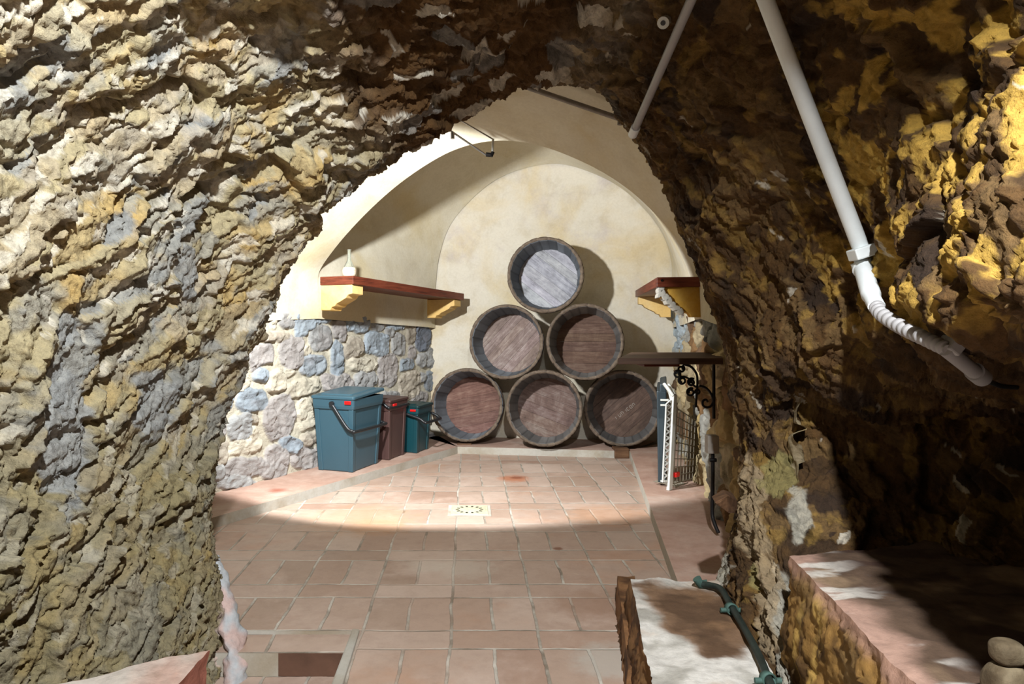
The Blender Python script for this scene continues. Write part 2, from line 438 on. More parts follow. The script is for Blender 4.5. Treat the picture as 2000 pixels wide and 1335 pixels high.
def kerb(name, front, back, h):
    b = MB()
    n = len(front)
    for i in range(n - 1):
        f0, f1, b0, b1 = [np.array(q) for q in (front[i], front[i + 1], back[i], back[i + 1])]
        z = lambda p, zz: (p[0], p[1], zz)
        b.add([z(f0, h), z(f1, h), z(b1, h), z(b0, h)], [(0, 1, 2, 3)], 0)
        b.add([z(f0, -.01), z(f1, -.01), z(f1, h), z(f0, h)], [(0, 1, 2, 3)], 1)
    b.add([(front[0][0], front[0][1], -.01), (back[0][0], back[0][1], -.01), (back[0][0], back[0][1], h), (front[0][0], front[0][1], h)], [(0, 1, 2, 3)], 1)
    o = b.build(name, [M['kerb'], M['mortar']]); tag(o, kind='structure')
    return o
def lk(Y): return -1.27 + .565 * (Y - 3.71)
def rk(Y): return .81 + .153 * (Y - 2.97)
WA = np.array([-1.50, 4.13, 0.]); WU = unit([.468, .884, 0]); WN = np.array([WU[1], -WU[0], 0])   # left masonry wall
RA = np.array([1.235, 3.39, 0.]); RU = unit([.177, .984, 0]); RN = np.array([-RU[1], RU[0], 0])     # right masonry wall
BA = np.array([-.244, 6.33, 0.]); BU = unit([1, -.137, 0]); BN = np.array([BU[1], -BU[0], 0])      # back wall, normal towards camera
def wl(Y): return WA[0] + (Y - WA[1]) * WU[0] / WU[1] - .06
kerb('trim_1', [(lk(2.5), 2.5), (lk(5.8), 5.8)], [(wl(3.2) - .5, 2.5), (wl(6.5), 6.5)], .055)
kerb('trim_2', [(lk(5.8), 5.8), (rk(5.6), 5.6)], [(-.5, 6.5), (1.8, 6.5)], .055)
kerb('trim_3', [(rk(5.62), 5.62), (rk(2.2), 2.2)], [(1.9, 6.3), (1.5, 2.2)], .06)

# ------------------------------------------------------------------ rough masonry wall, left: every stone traced
# (cx, cy, w, h, rotation degrees, colour) in a 1335-pixel crop whose origin is 400,400 and scale 2.225
STN = [(425,505,95,100,0,'b'),(350,500,70,85,0,'g'),(297,500,32,75,0,'c'),(505,490,85,52,5,'b'),(575,540,62,110,0,'l'),(655,515,105,85,-5,'b'),
(748,510,58,85,0,'g'),(828,507,88,78,0,'b'),(893,548,36,125,0,'t'),(943,570,66,145,0,'d'),(1008,530,42,90,0,'d'),(797,552,42,50,0,'g'),
(285,568,165,48,-8,'t'),(497,577,95,115,0,'g'),(640,620,88,84,8,'t'),(740,605,110,108,-10,'b'),(838,605,68,95,0,'g'),(415,555,60,40,0,'b'),
(240,652,120,108,10,'l'),(373,640,110,145,8,'l'),(570,670,64,148,0,'b'),(675,692,140,60,-5,'c'),(465,697,115,95,0,'p'),(790,722,90,155,0,'l'),
(875,690,62,62,5,'b'),(935,672,42,52,0,'g'),(992,665,78,95,0,'g'),(897,640,32,52,0,'l'),(440,630,40,50,0,'c'),
(235,740,68,62,-15,'b'),(310,762,85,92,0,'c'),(420,797,165,72,4,'c'),(570,775,150,85,-8,'l'),(690,762,98,88,0,'g'),(885,785,98,125,8,'t'),
(985,765,68,88,0,'b'),(155,772,62,84,0,'c'),(935,745,36,52,0,'g'),(340,728,110,36,0,'c'),
(200,847,150,110,-8,'b'),(320,922,140,195,12,'l'),(437,905,80,145,5,'c'),(930,838,74,54,0,'l'),(150,962,112,122,5,'g'),(207,936,54,44,-20,'t'),
(368,1037,112,74,-20,'b'),(455,1012,88,66,5,'t'),(212,1020,54,112,5,'c'),(150,1052,96,76,0,'c'),(300,1122,118,152,-12,'l'),(437,1100,145,102,-14,'l'),
(165,1142,190,92,-6,'l'),(120,1202,170,70,-12,'g'),(205,1222,90,46,-16,'g'),(65,1080,70,110,0,'t'),(50,960,80,120,0,'l'),(70,850,90,90,0,'b'),
(40,1160,80,70,0,'g'),(560,880,120,90,0,'t'),(690,860,120,80,5,'l'),(800,850,90,80,0,'g'),(540,980,110,100,0,'l'),(670,960,120,100,0,'g'),
(800,950,110,100,0,'t'),(560,1090,120,100,0,'g'),(690,1070,120,90,0,'l'),(820,1050,110,90,0,'c'),(930,930,100,100,0,'g'),(950,1030,90,80,0,'l'),
(-60,1000,110,110,0,'g'),(-50,880,110,90,0,'l'),(-60,1120,110,90,0,'b'),(60,740,90,90,0,'g'),(-60,760,110,90,0,'t'),(80,640,100,90,0,'l'),(150,560,90,80,0,'g'),(-50,640,100,90,0,'b'),(30,550,90,80,0,'t')]
SCOL = {'b': srgb(144, 153, 160), 'd': srgb(112, 118, 128), 'g': srgb(150, 150, 148), 'l': srgb(151, 146, 142), 't': srgb(164, 155, 140), 'c': srgb(186, 179, 161), 'p': srgb(152, 160, 166)}
def wall_coords(px, py, A, U, N):
    h = plane_hit(px, py, A, N); return np.dot(h - A, U), h[2]
u0, u1, z0, z1 = -1.3, 2.52, -.02, 1.10
nu, nz = 540, 170
uu, zz = np.meshgrid(np.linspace(u0, u1, nu), np.linspace(z0, z1, nz))
pt = WA + uu[..., None] * WU + zz[..., None] * np.array([0, 0, 1])
fl = pt.reshape(-1, 3)
du = uu.ravel() + .022 * fbm(fl * 9, 3, 5); dz = zz.ravel() + .022 * fbm(fl * 9 + 50, 3, 6)
best = np.full(len(fl), 9.); bid = np.zeros(len(fl), int)
for k, (cx, cy, sw, sh, rot, c) in enumerate(STN):
    px, py = 400 + cx / 2.225, 400 + cy / 2.225
    a = wall_coords(px, py, WA, WU, WN); b = wall_coords(px - sw / 4.45, py, WA, WU, WN); e = wall_coords(px + sw / 4.45, py, WA, WU, WN)
    t1 = wall_coords(px, py - sh / 4.45, WA, WU, WN); t2 = wall_coords(px, py + sh / 4.45, WA, WU, WN)
    hw, hh = abs(e[0] - b[0]) / 2 * 1.0, abs(t1[1] - t2[1]) / 2 * 1.0
    x, y = du - (b[0] + e[0]) / 2, dz - (t1[1] + t2[1]) / 2
    r = math.radians(rot) * -1; xr, yr = x * math.cos(r) - y * math.sin(r), x * math.sin(r) + y * math.cos(r)
    d = ((np.abs(xr) / hw) ** 3.2 + (np.abs(yr) / hh) ** 3.2) ** (1 / 3.2)
    d = (d - 1) * min(hw, hh)
    m = d < best; best = np.where(m, d, best); bid = np.where(m, k, bid)
rr = np.random.RandomState(3)
sh_ = rr.uniform(.6, 1.25, len(STN)); tl = rr.uniform(-.10, .10, (len(STN), 2))
msk = sstep(.002, -.012, best)
hgt = msk * (.026 * sh_[bid] + .009 * fbm(fl * np.array([14, 14, 22]), 4, 9) + .010 * facet(fl * 14, 4)[0]) + (1 - msk) * (.006 * fbm(fl * 12, 3, 2) + .003)
hgt = hgt * np.clip((z1 - zz.ravel()) / .02, 0, 1) - .03 * (zz.ravel() > z1 - .003)
pt = fl + hgt[:, None] * WN
base = np.array([SCOL[s[5]] for s in STN])[bid] * (1 + .13 * rr.uniform(-1, 1, (len(STN), 1))[bid])
base = base * (1 + .22 * fbm(fl * 7, 3, 30))[:, None]
blush = sstep(.1, .5, fbm(fl * 5, 3, 33))[:, None]
base = base * (1 - .14 * blush) + np.array(srgb(150, 132, 124)) * .14 * blush
mort = np.array(srgb(188, 181, 162)) * (1 + .10 * fbm(fl * 10, 3, 31))[:, None]
colr = mort + (base - mort) * sstep(.004, -.004, best)[:, None]
o = grid('wall_left', pt.reshape(nz, nu, 3), M['stone'], colr, True); tag(o, kind='structure')

# right masonry wall
u0, u1, z0, z1 = -1.2, 2.9, -.02, 1.16
nu, nz = 480, 150
uu, zz = np.meshgrid(np.linspace(u0, u1, nu), np.linspace(z0, z1, nz))
fl = (RA + uu[..., None] * RU + zz[..., None] * np.array([0, 0, 1])).reshape(-1, 3)
q = np.stack([uu.ravel() / .26, zz.ravel() / .21, np.full(uu.size, .5)], 1); q[:, :2] += .25 * np.stack([fbm(fl * 5, 3, 41), fbm(fl * 5 + 9, 3, 42)], 1)
f1, f2, hh_, vv_ = worley(q, 77)
msk = sstep(.02, .16, f2 - f1)
hgt = msk * (.03 + .03 * _r(hh_, 3)) + .025 * fbm(fl * 6, 5, 43) + .014 * facet(fl * 12, 44)[0]
pt = fl + hgt[:, None] * RN
pal = np.array([srgb(150, 136, 108), srgb(116, 88, 58), srgb(168, 144, 98), srgb(140, 138, 130), srgb(98, 76, 56), srgb(182, 164, 126)])
base = pal[(_r(hh_, 5) * 5.99).astype(int)]
far = sstep(1.7, 2.1, uu.ravel() + .3 * fbm(fl * 5, 2, 47))[:, None] * sstep(.70, .85, zz.ravel())[:, None]
base = base * (1 - far) + np.array(srgb(166, 178, 184)) * far
base = base * (1 + .35 * fbm(fl * 8, 4, 45))[:, None]
mort = np.array(srgb(176, 156, 112)) * (1 + .2 * fbm(fl * 6, 3, 46))[:, None]
colr = mort + (base - mort) * sstep(.02, .10, f2 - f1)[:, None]
o = grid('wall_right', pt.reshape(nz, nu, 3), M['stone'], np.clip(colr, .01, 1), True, flip=True); tag(o, kind='structure')

# ------------------------------------------------------------------ back wall and plastered vaults
bw = []
for s in np.linspace(-1.3, 2.6, 40):
    bw.append([BA + s * BU + np.array([0, 0, z]) for z in np.linspace(-.02, 3.0, 40)])
bw = np.array(bw); bw += BN * (.008 * fbm(bw.reshape(-1, 3) * 2.2, 3, 60)).reshape(40, 40, 1)
o = grid('wall_back', bw, M['plaster_back']); tag(o, kind='structure')

NA = 160
Apx = [(850, 640), (850, 600), (851, 560), (858, 500), (879, 440), (920, 390), (970, 350), (1030, 327), (1090, 320), (1150, 335), (1210, 365), (1260, 410), (1293, 455), (1309, 500), (1313, 540), (1314, 600), (1314, 640)]
A = [plane_hit(px, py, BA + BN * .01, BN) for px, py in Apx]
Bpx = [(622, 622), (622, 580), (622, 535), (650, 490), (700, 432), (760, 375), (820, 330), (880, 296), (940, 278), (1000, 275), (1060, 286), (1120, 308), (1180, 338), (1240, 380), (1300, 440), (1340, 495), (1362, 545), (1366, 580), (1368, 622)]
B = [P(px, py, 4.98 - .78 * (px - 622) / 740 - .25 * math.sin(PI * (px - 622) / 746)) for px, py in Bpx]
C = [(-1.9, 3.4, 1.0), (-1.86, 3.4, 1.25), (-1.78, 3.4, 1.6), (-1.5, 3.35, 2.0), (-.85, 3.3, 2.33), (0, 3.2, 2.44), (.7, 3.1, 2.28), (1.1, 3.05, 1.85), (1.2, 3.1, 1.45), (1.18, 3.25, 1.2), (1.16, 3.35, 1.0)]
D = [(c[0] * 1.02, 2.55, 1.0 + (c[2] - 1.0) * 1.10) for c in C]
A = resample(catmull(A, 400), NA); B = resample(catmull(B, 400), NA); C = resample(catmull(C, 400), NA); D = resample(catmull(D, 400), NA)
def loft(X, Y_, n, bulge, wfun):
    t = np.linspace(0, 1, n)[:, None, None]
    S = X[None] * (1 - t) + Y_[None] * t
    ctr = np.array([.3, 0, 1.15])
    out = S - ctr; out[..., 1] = 0; out /= np.linalg.norm(out, axis=-1, keepdims=True)
    s = np.linspace(0, 1, X.shape[0])
    S = S + out * (bulge * np.sin(PI * t) * wfun(s)[None, :, None])
    d = fbm(S.reshape(-1, 3) * 1.8, 3, 61).reshape(S.shape[:2] + (1,)) * .014 * np.sin(PI * t) ** .5
    return S + out * d
t_ = np.linspace(0, 1, 90); s_ = np.linspace(0, 1, NA)
S1 = loft(A, B, 90, 0, lambda s: s * 0)
ro = S1 - np.array([.3, 0, 1.15]); ro[..., 1] = 0; ro /= np.linalg.norm(ro, axis=-1, keepdims=True)
wb = .60 * sstep(.065, .24, s_) * sstep(.64, .36, s_) + .07 * np.sin(PI * s_) ** 2
S1 = S1 + ro * ((t_ ** .9 * (1 - t_) ** .40 / .60)[:, None] * wb[None])[..., None]
o = grid('ceiling_bay', S1, M['plaster_vault'], flip=True); tag(o, kind='structure')
S2 = loft(B, C, 70, .05, lambda s: np.sin(PI * s) ** 1.5)
S3 = loft(C, D, 16, .0, lambda s: s * 0)
o = grid('ceiling_vault', np.concatenate([S2, S3[1:]], 0), M['plaster_vault'], flip=True); tag(o, kind='structure')
def tri(Pt):
    nr, nc = Pt.shape[:2]; i = np.arange(nr * nc).reshape(nr, nc)
    q = np.stack([i[:-1, :-1], i[:-1, 1:], i[1:, 1:], i[1:, :-1]], -1).reshape(-1, 4)
    return BVHTree.FromPolygons([tuple(v) for v in Pt.reshape(-1, 3).tolist()], q.tolist())
BV_VAULT = tri(np.concatenate([S2, S3[1:]], 0))

# ------------------------------------------------------------------ the rock passage: control net, surface, displacement
def rd(rows): return [P(*r) for r in rows]
NET = [  # r1 (arch edge), r2, r3, r4 : pixel x, pixel y, distance
 rd([(446,1440,2.30),(330,1440,2.05),(100,1450,1.75),(-350,1500,1.25)]),
 rd([(438,1290,2.36),(310,1290,2.08),(90,1290,1.78),(-340,1320,1.28)]),
 rd([(424,1120,2.42),(290,1120,2.10),(70,1110,1.75),(-340,1100,1.28)]),
 rd([(412, 980,2.46),(270, 960,2.12),(60, 940,1.75),(-340, 930,1.28)]),
 rd([(445, 810,2.50),(290, 770,2.12),(70, 720,1.72),(-350, 700,1.25)]),
 rd([(520, 610,2.55),(360, 550,2.12),(120, 480,1.70),(-320, 400,1.22)]),
 rd([(605, 450,2.60),(450, 375,2.15),(200, 240,1.70),(-230,  50,1.20)]),
 rd([(740, 335,2.65),(610, 225,2.20),(400,  20,1.75),(30, -350,1.15)]),
 rd([(875, 245,2.68),(800, 130,2.25),(680, -85,1.80),(450,-620,1.15)]),
 rd([(1030,165,2.70),(1015, 60,2.30),(990,-125,1.85),(950,-760,1.15)]),
 rd([(1170,178,2.70),(1195, 70,2.30),(1230,-110,1.85),(1320,-690,1.15)]),
 rd([(1250,290,2.66),(1330,195,2.25),(1480,  0,1.80),(1850,-420,1.10)]),
 rd([(1325,430,2.65),(1440,345,2.20),(1650,220,1.75),(2200, -20,1.00)]),
 rd([(1398,620,2.65),(1500,560,2.20),(1720,470,1.70),(2120, 380, .90)]),
 rd([(1432,780,2.64),(1500,715,2.22),(1745,655,1.70),(2090, 660, .86)]),
 rd([(1442,900,2.60),(1500,880,2.34),(1770,850,2.05),(2300, 830,1.50)]),
 rd([(1434,1030,2.55),(1505,1030,2.12),(1800,1040,1.98),(2300,1080,1.50)]),
 rd([(1402,1130,2.48),(1500,1140,1.98),(1800,1130,1.88),(2300,1250,1.45)]),
 rd([(1390,1260,2.40),(1500,1300,1.86),(1800,1300,1.70),(2300,1500,1.40)]),
 rd([(1378,1400,2.35),(1510,1450,1.80),(1800,1500,1.65),(2300,1700,1.35)]),
]
NET = np.array(NET)                                         # columns x 4 x 3
r1 = NET[:, 0]; ctr = np.array([.02, 0, .85])
out = r1 - ctr; out[:, 1] = 0; out /= np.linalg.norm(out, axis=1, keepdims=True)
rm1 = r1 + out * .16 + np.array([0, .10, 0]); rm2 = r1 + out * .75 + np.array([0, .16, 0])
r5 = NET[:, 3] + (NET[:, 3] - NET[:, 2]) * np.array([.35, 1.6, 1.9])
NET = np.concatenate([rm2[:, None], rm1[:, None], NET, r5[:, None]], 1)      # columns x 7 x 3
NCOL = NET.shape[0]
seg_r = [8, 30, 120, 130, 150, 90]; seg_c = 58
def cr1(pts, segs):      # Catmull-Rom along axis 0 with a given number of steps per span
    e = np.concatenate([[2 * pts[0] - pts[1]], pts, [2 * pts[-1] - pts[-2]]]); o_ = []
    for i, n in enumerate(segs):
        f = np.linspace(0, 1, n, endpoint=False).reshape((-1,) + (1,) * (pts.ndim - 1))
        p0, p1, p2, p3 = e[i], e[i + 1], e[i + 2], e[i + 3]
        o_.append(.5 * (2 * p1 + (p2 - p0) * f + (2 * p0 - 5 * p1 + 4 * p2 - p3) * f ** 2 + (3 * p1 - p0 - 3 * p2 + p3) * f ** 3))
    return np.concatenate(o_ + [pts[-1:]])
S = cr1(NET, [seg_c] * (NCOL - 1)); S = cr1(S.transpose(1, 0, 2), seg_r)      # rows x cols x 3
NR, NC = S.shape[:2]
gu = np.gradient(S, axis=1); gv = np.gradient(S, axis=0)
nrm = np.cross(gu, gv); nrm /= np.maximum(np.linalg.norm(nrm, axis=-1, keepdims=True), 1e-9)
tow = np.array([.02, 0, 1.0]) - S; tow[..., 1] = -.4
if (nrm * tow).sum() < 0: nrm = -nrm
p = S.reshape(-1, 3); N_ = nrm.reshape(-1, 3)
pix = np.stack([CX + FPX * p[:, 0] / np.maximum(p[:, 1], .05), CY - FPX * (p[:, 2] - CH) / np.maximum(p[:, 1], .05)], 1)
e1 = unit([.30, .62, .72]); e2 = unit(np.cross(e1, [1, .2, 0])); e3 = np.cross(e1, e2)
Rb = np.stack([e1, e2, e3])
wp = p + .034 * np.stack([fbm(p * 8, 3, 70), fbm(p * 8 + 31, 3, 71), fbm(p * 8 + 67, 3, 72)], 1)
q = (wp @ Rb.T) * np.array([.58, 1.30, .95])
d0, ed0, h0 = facet(q / .20, 101, 1.25)
d1, ed1, h1 = facet(q / .082, 102, 1.35)
d2, ed2, h2 = facet(q / .036, 103, 1.3)
d3, ed3, h3 = facet(wp / .017, 104, 1.2)
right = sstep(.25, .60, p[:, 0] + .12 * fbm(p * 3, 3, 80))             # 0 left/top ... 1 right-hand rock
rough = 1 - .35 * right
low = sstep(.55, .15, p[:, 2]) * (1 - right)
crk = (1 - ed1) * (_r(h1, 21) > .80) * .016 + (1 - ed0) * (_r(h0, 22) > .72) * .030 + .012 * sstep(.3, .65, fbm(q * 9, 3, 92))
qc = (wp @ Rb.T) * np.array([1.0, 5.5, 4.0])
slit = np.exp(-(fbm(qc * 1.1, 3, 94) / .035) ** 2) * sstep(.0, .3, fbm(p * 3.1 + 4, 2, 95))       # long dark clefts along the bedding
D_ = .055 * fbm(p * 2.3, 3, 90) + rough * (.030 * d0 + .018 * d1 - crk - .026 * slit)
DF = rough * (.0085 * d2 + .0042 * d3) + .005 * fbm(q * 16, 4, 93) + .0055 * fbm(p * 36, 4, 91) + .0022 * facet(p / .0095, 105)[0]
# rows near the arch edge keep the traced outline: less of the large wobble there
rowpos = np.repeat(np.arange(NR), NC); r1row = seg_r[0] + seg_r[1]
edgew = np.exp(-((rowpos - r1row) / 34.0) ** 2)
D_ = D_ * (1 - .55 * edgew) * (1 - .35 * low)
# smooth cement patches trowelled onto the rock: pixel x, y, rx, ry
def patch(lst, wob=.35, seed=120):
    m = np.zeros(len(p)); nz_ = fbm(p * 14, 4, seed)
    for (x, y, rx, ry) in lst:
        dd = np.sqrt(((pix[:, 0] - x) / rx) ** 2 + ((pix[:, 1] - y) / ry) ** 2) + wob * nz_
        m = np.maximum(m, sstep(1.0, .82, dd))
    return m * (rowpos >= r1row - 4)
cem = patch([(118, 850, 58, 150), (305, 790, 52, 75), (372, 535, 26, 62), (125, 640, 28, 35)])
D_ = D_ * (1 - .45 * cem); DF = DF * (1 - .3 * cem)
Dg = D_.reshape(NR, NC)
for _ in range(1):
    Dg = (np.roll(Dg, 1, 0) + 2 * Dg + np.roll(Dg, -1, 0)) / 4; Dg = (np.roll(Dg, 1, 1) + 2 * Dg + np.roll(Dg, -1, 1)) / 4
D_ = Dg.ravel() + DF
W = p + N_ * D_[:, None]
# colours of the stone; the ceiling's also carry painted shade and lit facets
c_tan, c_och, c_gry, c_pal, c_pnk = [np.array(srgb(*c)) for c in ((172, 160, 126), (184, 158, 104), (148, 149, 145), (212, 206, 190), (177, 164, 142))]
c_brn, c_yel, c_drk, c_umb = [np.array(srgb(*c)) for c in ((86, 62, 33), (184, 148, 68), (54, 40, 26), (112, 88, 54))]
n1 = fbm(p * 5, 4, 110); n2 = fbm(p * 9 + 5, 4, 111); n3 = fbm(p * 3 + 9, 3, 112)
a1 = _r(h1, 31); a2 = _r(h2, 32); a0 = _r(h0, 33)
def mixc(c, t, w): return c + (np.asarray(t) - c) * np.clip(w, 0, 1)[:, None]
L = np.tile(c_tan, (len(p), 1))
L = mixc(L, c_och, .45 * (a1 > .75) + .6 * sstep(.1, .5, n1)); L = mixc(L, c_gry, .6 * (a1 < .16) + .6 * sstep(.10, .5, n2) + .3 * (a0 < .25))
L = mixc(L, c_pal, .7 * (a2 > .84)); L = mixc(L, c_pnk, .5 * ((a0 > .7) & (a2 < .6)))
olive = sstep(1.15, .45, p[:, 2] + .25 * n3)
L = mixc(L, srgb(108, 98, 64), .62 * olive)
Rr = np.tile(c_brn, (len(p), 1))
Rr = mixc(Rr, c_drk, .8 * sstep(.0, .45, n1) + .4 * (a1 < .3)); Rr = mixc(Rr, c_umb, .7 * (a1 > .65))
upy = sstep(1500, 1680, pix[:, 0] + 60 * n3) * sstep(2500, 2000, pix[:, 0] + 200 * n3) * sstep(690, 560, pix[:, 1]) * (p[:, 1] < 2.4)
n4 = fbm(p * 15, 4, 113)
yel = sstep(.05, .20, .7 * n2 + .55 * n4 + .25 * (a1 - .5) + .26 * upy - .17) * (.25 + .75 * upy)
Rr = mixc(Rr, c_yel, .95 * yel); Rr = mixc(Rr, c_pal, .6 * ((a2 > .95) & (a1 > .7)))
top = sstep(1.45, 1.72, p[:, 2] + .10 * n3) * sstep(-.55, -.25, p[:, 0] + .10 * n1) * (1 - right)
T = np.tile(np.array(srgb(96, 70, 40)), (len(p), 1)); T = mixc(T, c_drk, .5 * sstep(0, .5, n1)); T = mixc(T, c_pal, .85 * (a1 > .86)); T = mixc(T, c_gry, .6 * (a1 < .08))  # brown stands for the ceiling's shade, pale cells for its lit facets
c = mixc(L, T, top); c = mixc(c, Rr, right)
c = mixc(c, srgb(148, 150, 148), .9 * cem)
c = mixc(c, srgb(168, 164, 150), .8 * patch([(1400, 1085, 22, 70), (1512, 1190, 26, 95), (1560, 1010, 26, 60), (1535, 1290, 40, 60)], .5, 121))
c = mixc(c, srgb(150, 132, 104), .8 * patch([(1470, 1000, 30, 120), (1480, 1160, 30, 140)], .5, 122))
c = mixc(c, srgb(136, 126, 80), .75 * patch([(1520, 930, 34, 60), (1455, 1110, 12, 30)], .5, 123))
c = mixc(c, srgb(196, 176, 168), .85 * patch([(452, 1180, 24, 110), (462, 1280, 30, 60)], .4, 124))
c = np.clip(c, .012, .9)
Wg = W.reshape(NR, NC, 3); cg = c.reshape(NR, NC, 3)
cuts = [0, 7 * seg_c, 11 * seg_c, NC - 1]
for nm, a, b in (('wall_rock_left', cuts[0], cuts[1]), ('ceiling_rock', cuts[1], cuts[2]), ('wall_rock_right', cuts[2], cuts[3])):
    o = grid(nm, Wg[:, a:b + 1], M['rock'], cg[:, a:b + 1], True); tag(o, kind='structure')
BV_ROCK = tri(Wg[::2, ::2])
def hit(px, py, bv=None):
    d = Vector(((px - CX) / FPX, 1, -(py - CY) / FPX)); l = d.length
    r = (bv or BV_ROCK).ray_cast(Vector((0, 0, CH)), d / l)
    return None if r[0] is None else r[0].y
def before(px, py, off, bv=None, default=2.4):
    y = hit(px, py, bv); return (default if y is None else y) - off

# ------------------------------------------------------------------ rough blocks (benches, step)
def rockbox(name, top, bot, res, amp, colfun, seed, mat, parent=None, label=None, cat=None):
    top = [np.array(t, float) for t in top]; bot = [np.array(t, float) for t in bot]
    quads = [(top[0], top[1], top[2], top[3], 'top')] + [(bot[i], bot[(i + 1) % 4], top[(i + 1) % 4], top[i], 'side') for i in range(4)]
    vs, fs, cs, key = [], [], [], {}
    for a, b, c_, d, kind in quads:
        nx = max(2, int(np.linalg.norm(b - a) / res)); ny = max(2, int(np.linalg.norm(d - a) / res))
        u, v = np.meshgrid(np.linspace(0, 1, nx + 1), np.linspace(0, 1, ny + 1)); u = u[..., None]; v = v[..., None]
        g_ = (a * (1 - u) + b * u) * (1 - v) + (d * (1 - u) + c_ * u) * v
        i0 = len(vs); vs += list(g_.reshape(-1, 3)); cs += [kind] * g_.shape[0] * g_.shape[1]
        for j in range(ny):
            for i in range(nx):
                k = i0 + j * (nx + 1) + i; fs.append((k, k + 1, k + nx + 2, k + nx + 1))
    vs = np.array(vs)
    cen = vs.mean(0); o_ = vs - cen; o_ /= np.linalg.norm(o_, axis=1, keepdims=True)
    hx = fbm(vs * 6, 4, seed) * amp[0] + facet(vs / .06, seed + 1)[0] * amp[1] + facet(vs / .026, seed + 5)[0] * amp[1] * .7 + fbm(vs * 40, 3, seed + 6) * .006
    sidef = np.array([k == 'side' for k in cs]); zt = max(t[2] for t in top)
    wgt = np.where(sidef, sstep(0, .03, zt - vs[:, 2]), 0) + .25
    hz = fbm(vs * 7 + 3, 4, seed + 2) * amp[0] * .5
    vn = vs + np.concatenate([(o_[:, :2] * (hx * wgt)[:, None]), (hz * (~sidef | (vs[:, 2] > zt - 1e-4)))[:, None]], 1)
    col = colfun(vs, sidef)
    me = bpy.data.meshes.new(name); me.from_pydata([tuple(x) for x in vn], [], fs)
    me.polygons.foreach_set('use_smooth', [True] * len(fs)); setcol(me, np.clip(col, .01, .95)); me.materials.append(mat); me.update()
    o = link(bpy.data.objects.new(name, me), parent)
    if label: tag(o, label, cat)
    return o
HB = .45
bt = [F(1543, 1085, HB), F(1752, 1350, HB) + np.array([-.02, -.45, 0]), np.array([1.45, .7, HB]), np.array([1.55, 2.05, HB])]
bt[1][2] = HB
bb = [t * np.array([1, 1, 0]) + np.array([0, 0, -.03]) for t in bt]
bb[0] = bb[0] + np.array([-.02, 0, 0]); bb[1] = bb[1] + np.array([-.04, 0, 0])
def col_bench(v, side):
    n = fbm(v * np.array([3, 12, 3]) * 1.4, 5, 200); n2 = fbm(v * 5, 4, 201)
    edge = v[:, 0] - np.interp(v[:, 1], [bt[1][1], bt[0][1]], [bt[1][0], bt[0][0]])
    c = np.tile(np.array(srgb(80, 63, 50)), (len(v), 1)); c = mixc(c, srgb(58, 40, 32), .9 * sstep(0, .4, n)); c = mixc(c, srgb(134, 112, 88), .7 * sstep(.15, .5, n2))
    c = mixc(c, srgb(166, 134, 118), .9 * sstep(.075, .015, edge + .06 * n2)); c = mixc(c, srgb(196, 190, 180), .8 * sstep(.1, .35, n) * sstep(.16, .04, edge))
    s = n3 = fbm(v * np.array([16, 16, 9]), 4, 202); s = np.tile(np.array(srgb(140, 106, 56)), (len(v), 1)); s = mixc(s, srgb(76, 54, 30), .9 * sstep(0, .4, n3)); s = mixc(s, srgb(104, 84, 54), .6 * sstep(0, .4, n2)); s = mixc(s, srgb(204, 168, 92), .6 * sstep(.2, .5, n))
    s = mixc(s, srgb(170, 134, 116), .9 * sstep(.05, .015, HB - v[:, 2] + .03 * n2))
    return np.where(side[:, None], s, c)
tag(rockbox('stone_bench', bt, bb, .007, (.018, .005), col_bench, 210, M['vcol']),
    'low rock bench with a worn plastered top, set into the dark niche', 'bench')
st = [np.array([.523, 2.40, .2]), np.array([.42, 1.70, .2]) + np.array([-.10, -.65, 0]), np.array([.63, 1.05, .2]), np.array([.80, 2.38, .2])]
sb = [t * np.array([1, 1, 0]) + np.array([-.03 if i < 2 else .02, .02 if i in (0, 3) else 0, -.01]) for i, t in enumerate(st)]
def col_step(v, side):
    n = fbm(v * 4, 5, 220); n2 = fbm(v * 9, 4, 221)
    c = np.tile(np.array(srgb(200, 196, 188)), (len(v), 1)); c = mixc(c, srgb(150, 146, 136), .8 * sstep(0, .5, n2)); c = mixc(c, srgb(176, 140, 104), .5 * sstep(.1, .5, n))
    f = F(1365, 1190, .2); dd = np.sqrt(((v[:, 0] - f[0]) / .16) ** 2 + ((v[:, 1] - f[1]) / .26) ** 2) + .45 * n + .3 * n2
    c = mixc(c, srgb(112, 80, 50), .92 * sstep(1.05, .75, dd)); c = mixc(c, srgb(70, 50, 34), .7 * sstep(.8, .3, dd + .5 * n2))
    s = np.tile(np.array(srgb(128, 94, 58)), (len(v), 1)); s = mixc(s, srgb(72, 48, 28), .9 * sstep(0, .35, n2)); s = mixc(s, srgb(170, 120, 90), .5 * sstep(.1, .4, n))
    return np.where(side[:, None], s, c)
tag(rockbox('stone_step', st, sb, .011, (.022, .012), col_step, 230, M['vcol']),
    'pale limewashed stone step with a brown stain, at the foot of the rock pillar', 'step')
sf = [np.array([.555, 2.78, .05]), np.array([.44, 2.05, .05]), np.array([.50, 2.05, .05]), np.array([.62, 2.78, .05])]
tag(rockbox('stone_slab', [a + np.array([0, 0, .03]) for a in sf], [a + np.array([-.01, 0, -.06]) for a in sf], .012, (.02, .012),
    lambda v, s: mixc(np.tile(np.array(srgb(126, 90, 58)), (len(v), 1)), srgb(70, 46, 28), .9 * sstep(0, .4, fbm(v * 8, 4, 240))), 241, M['vcol']),
    'narrow brown stone slab along the foot of the pale step', 'slab')
HL = .30
lt = [F(410, 1266, HL), F(95, 1338, HL), F(95, 1338, HL) + np.array([-.02, -.45, 0]), F(352, 1345, HL) + np.array([-.04, -.35, 0])]
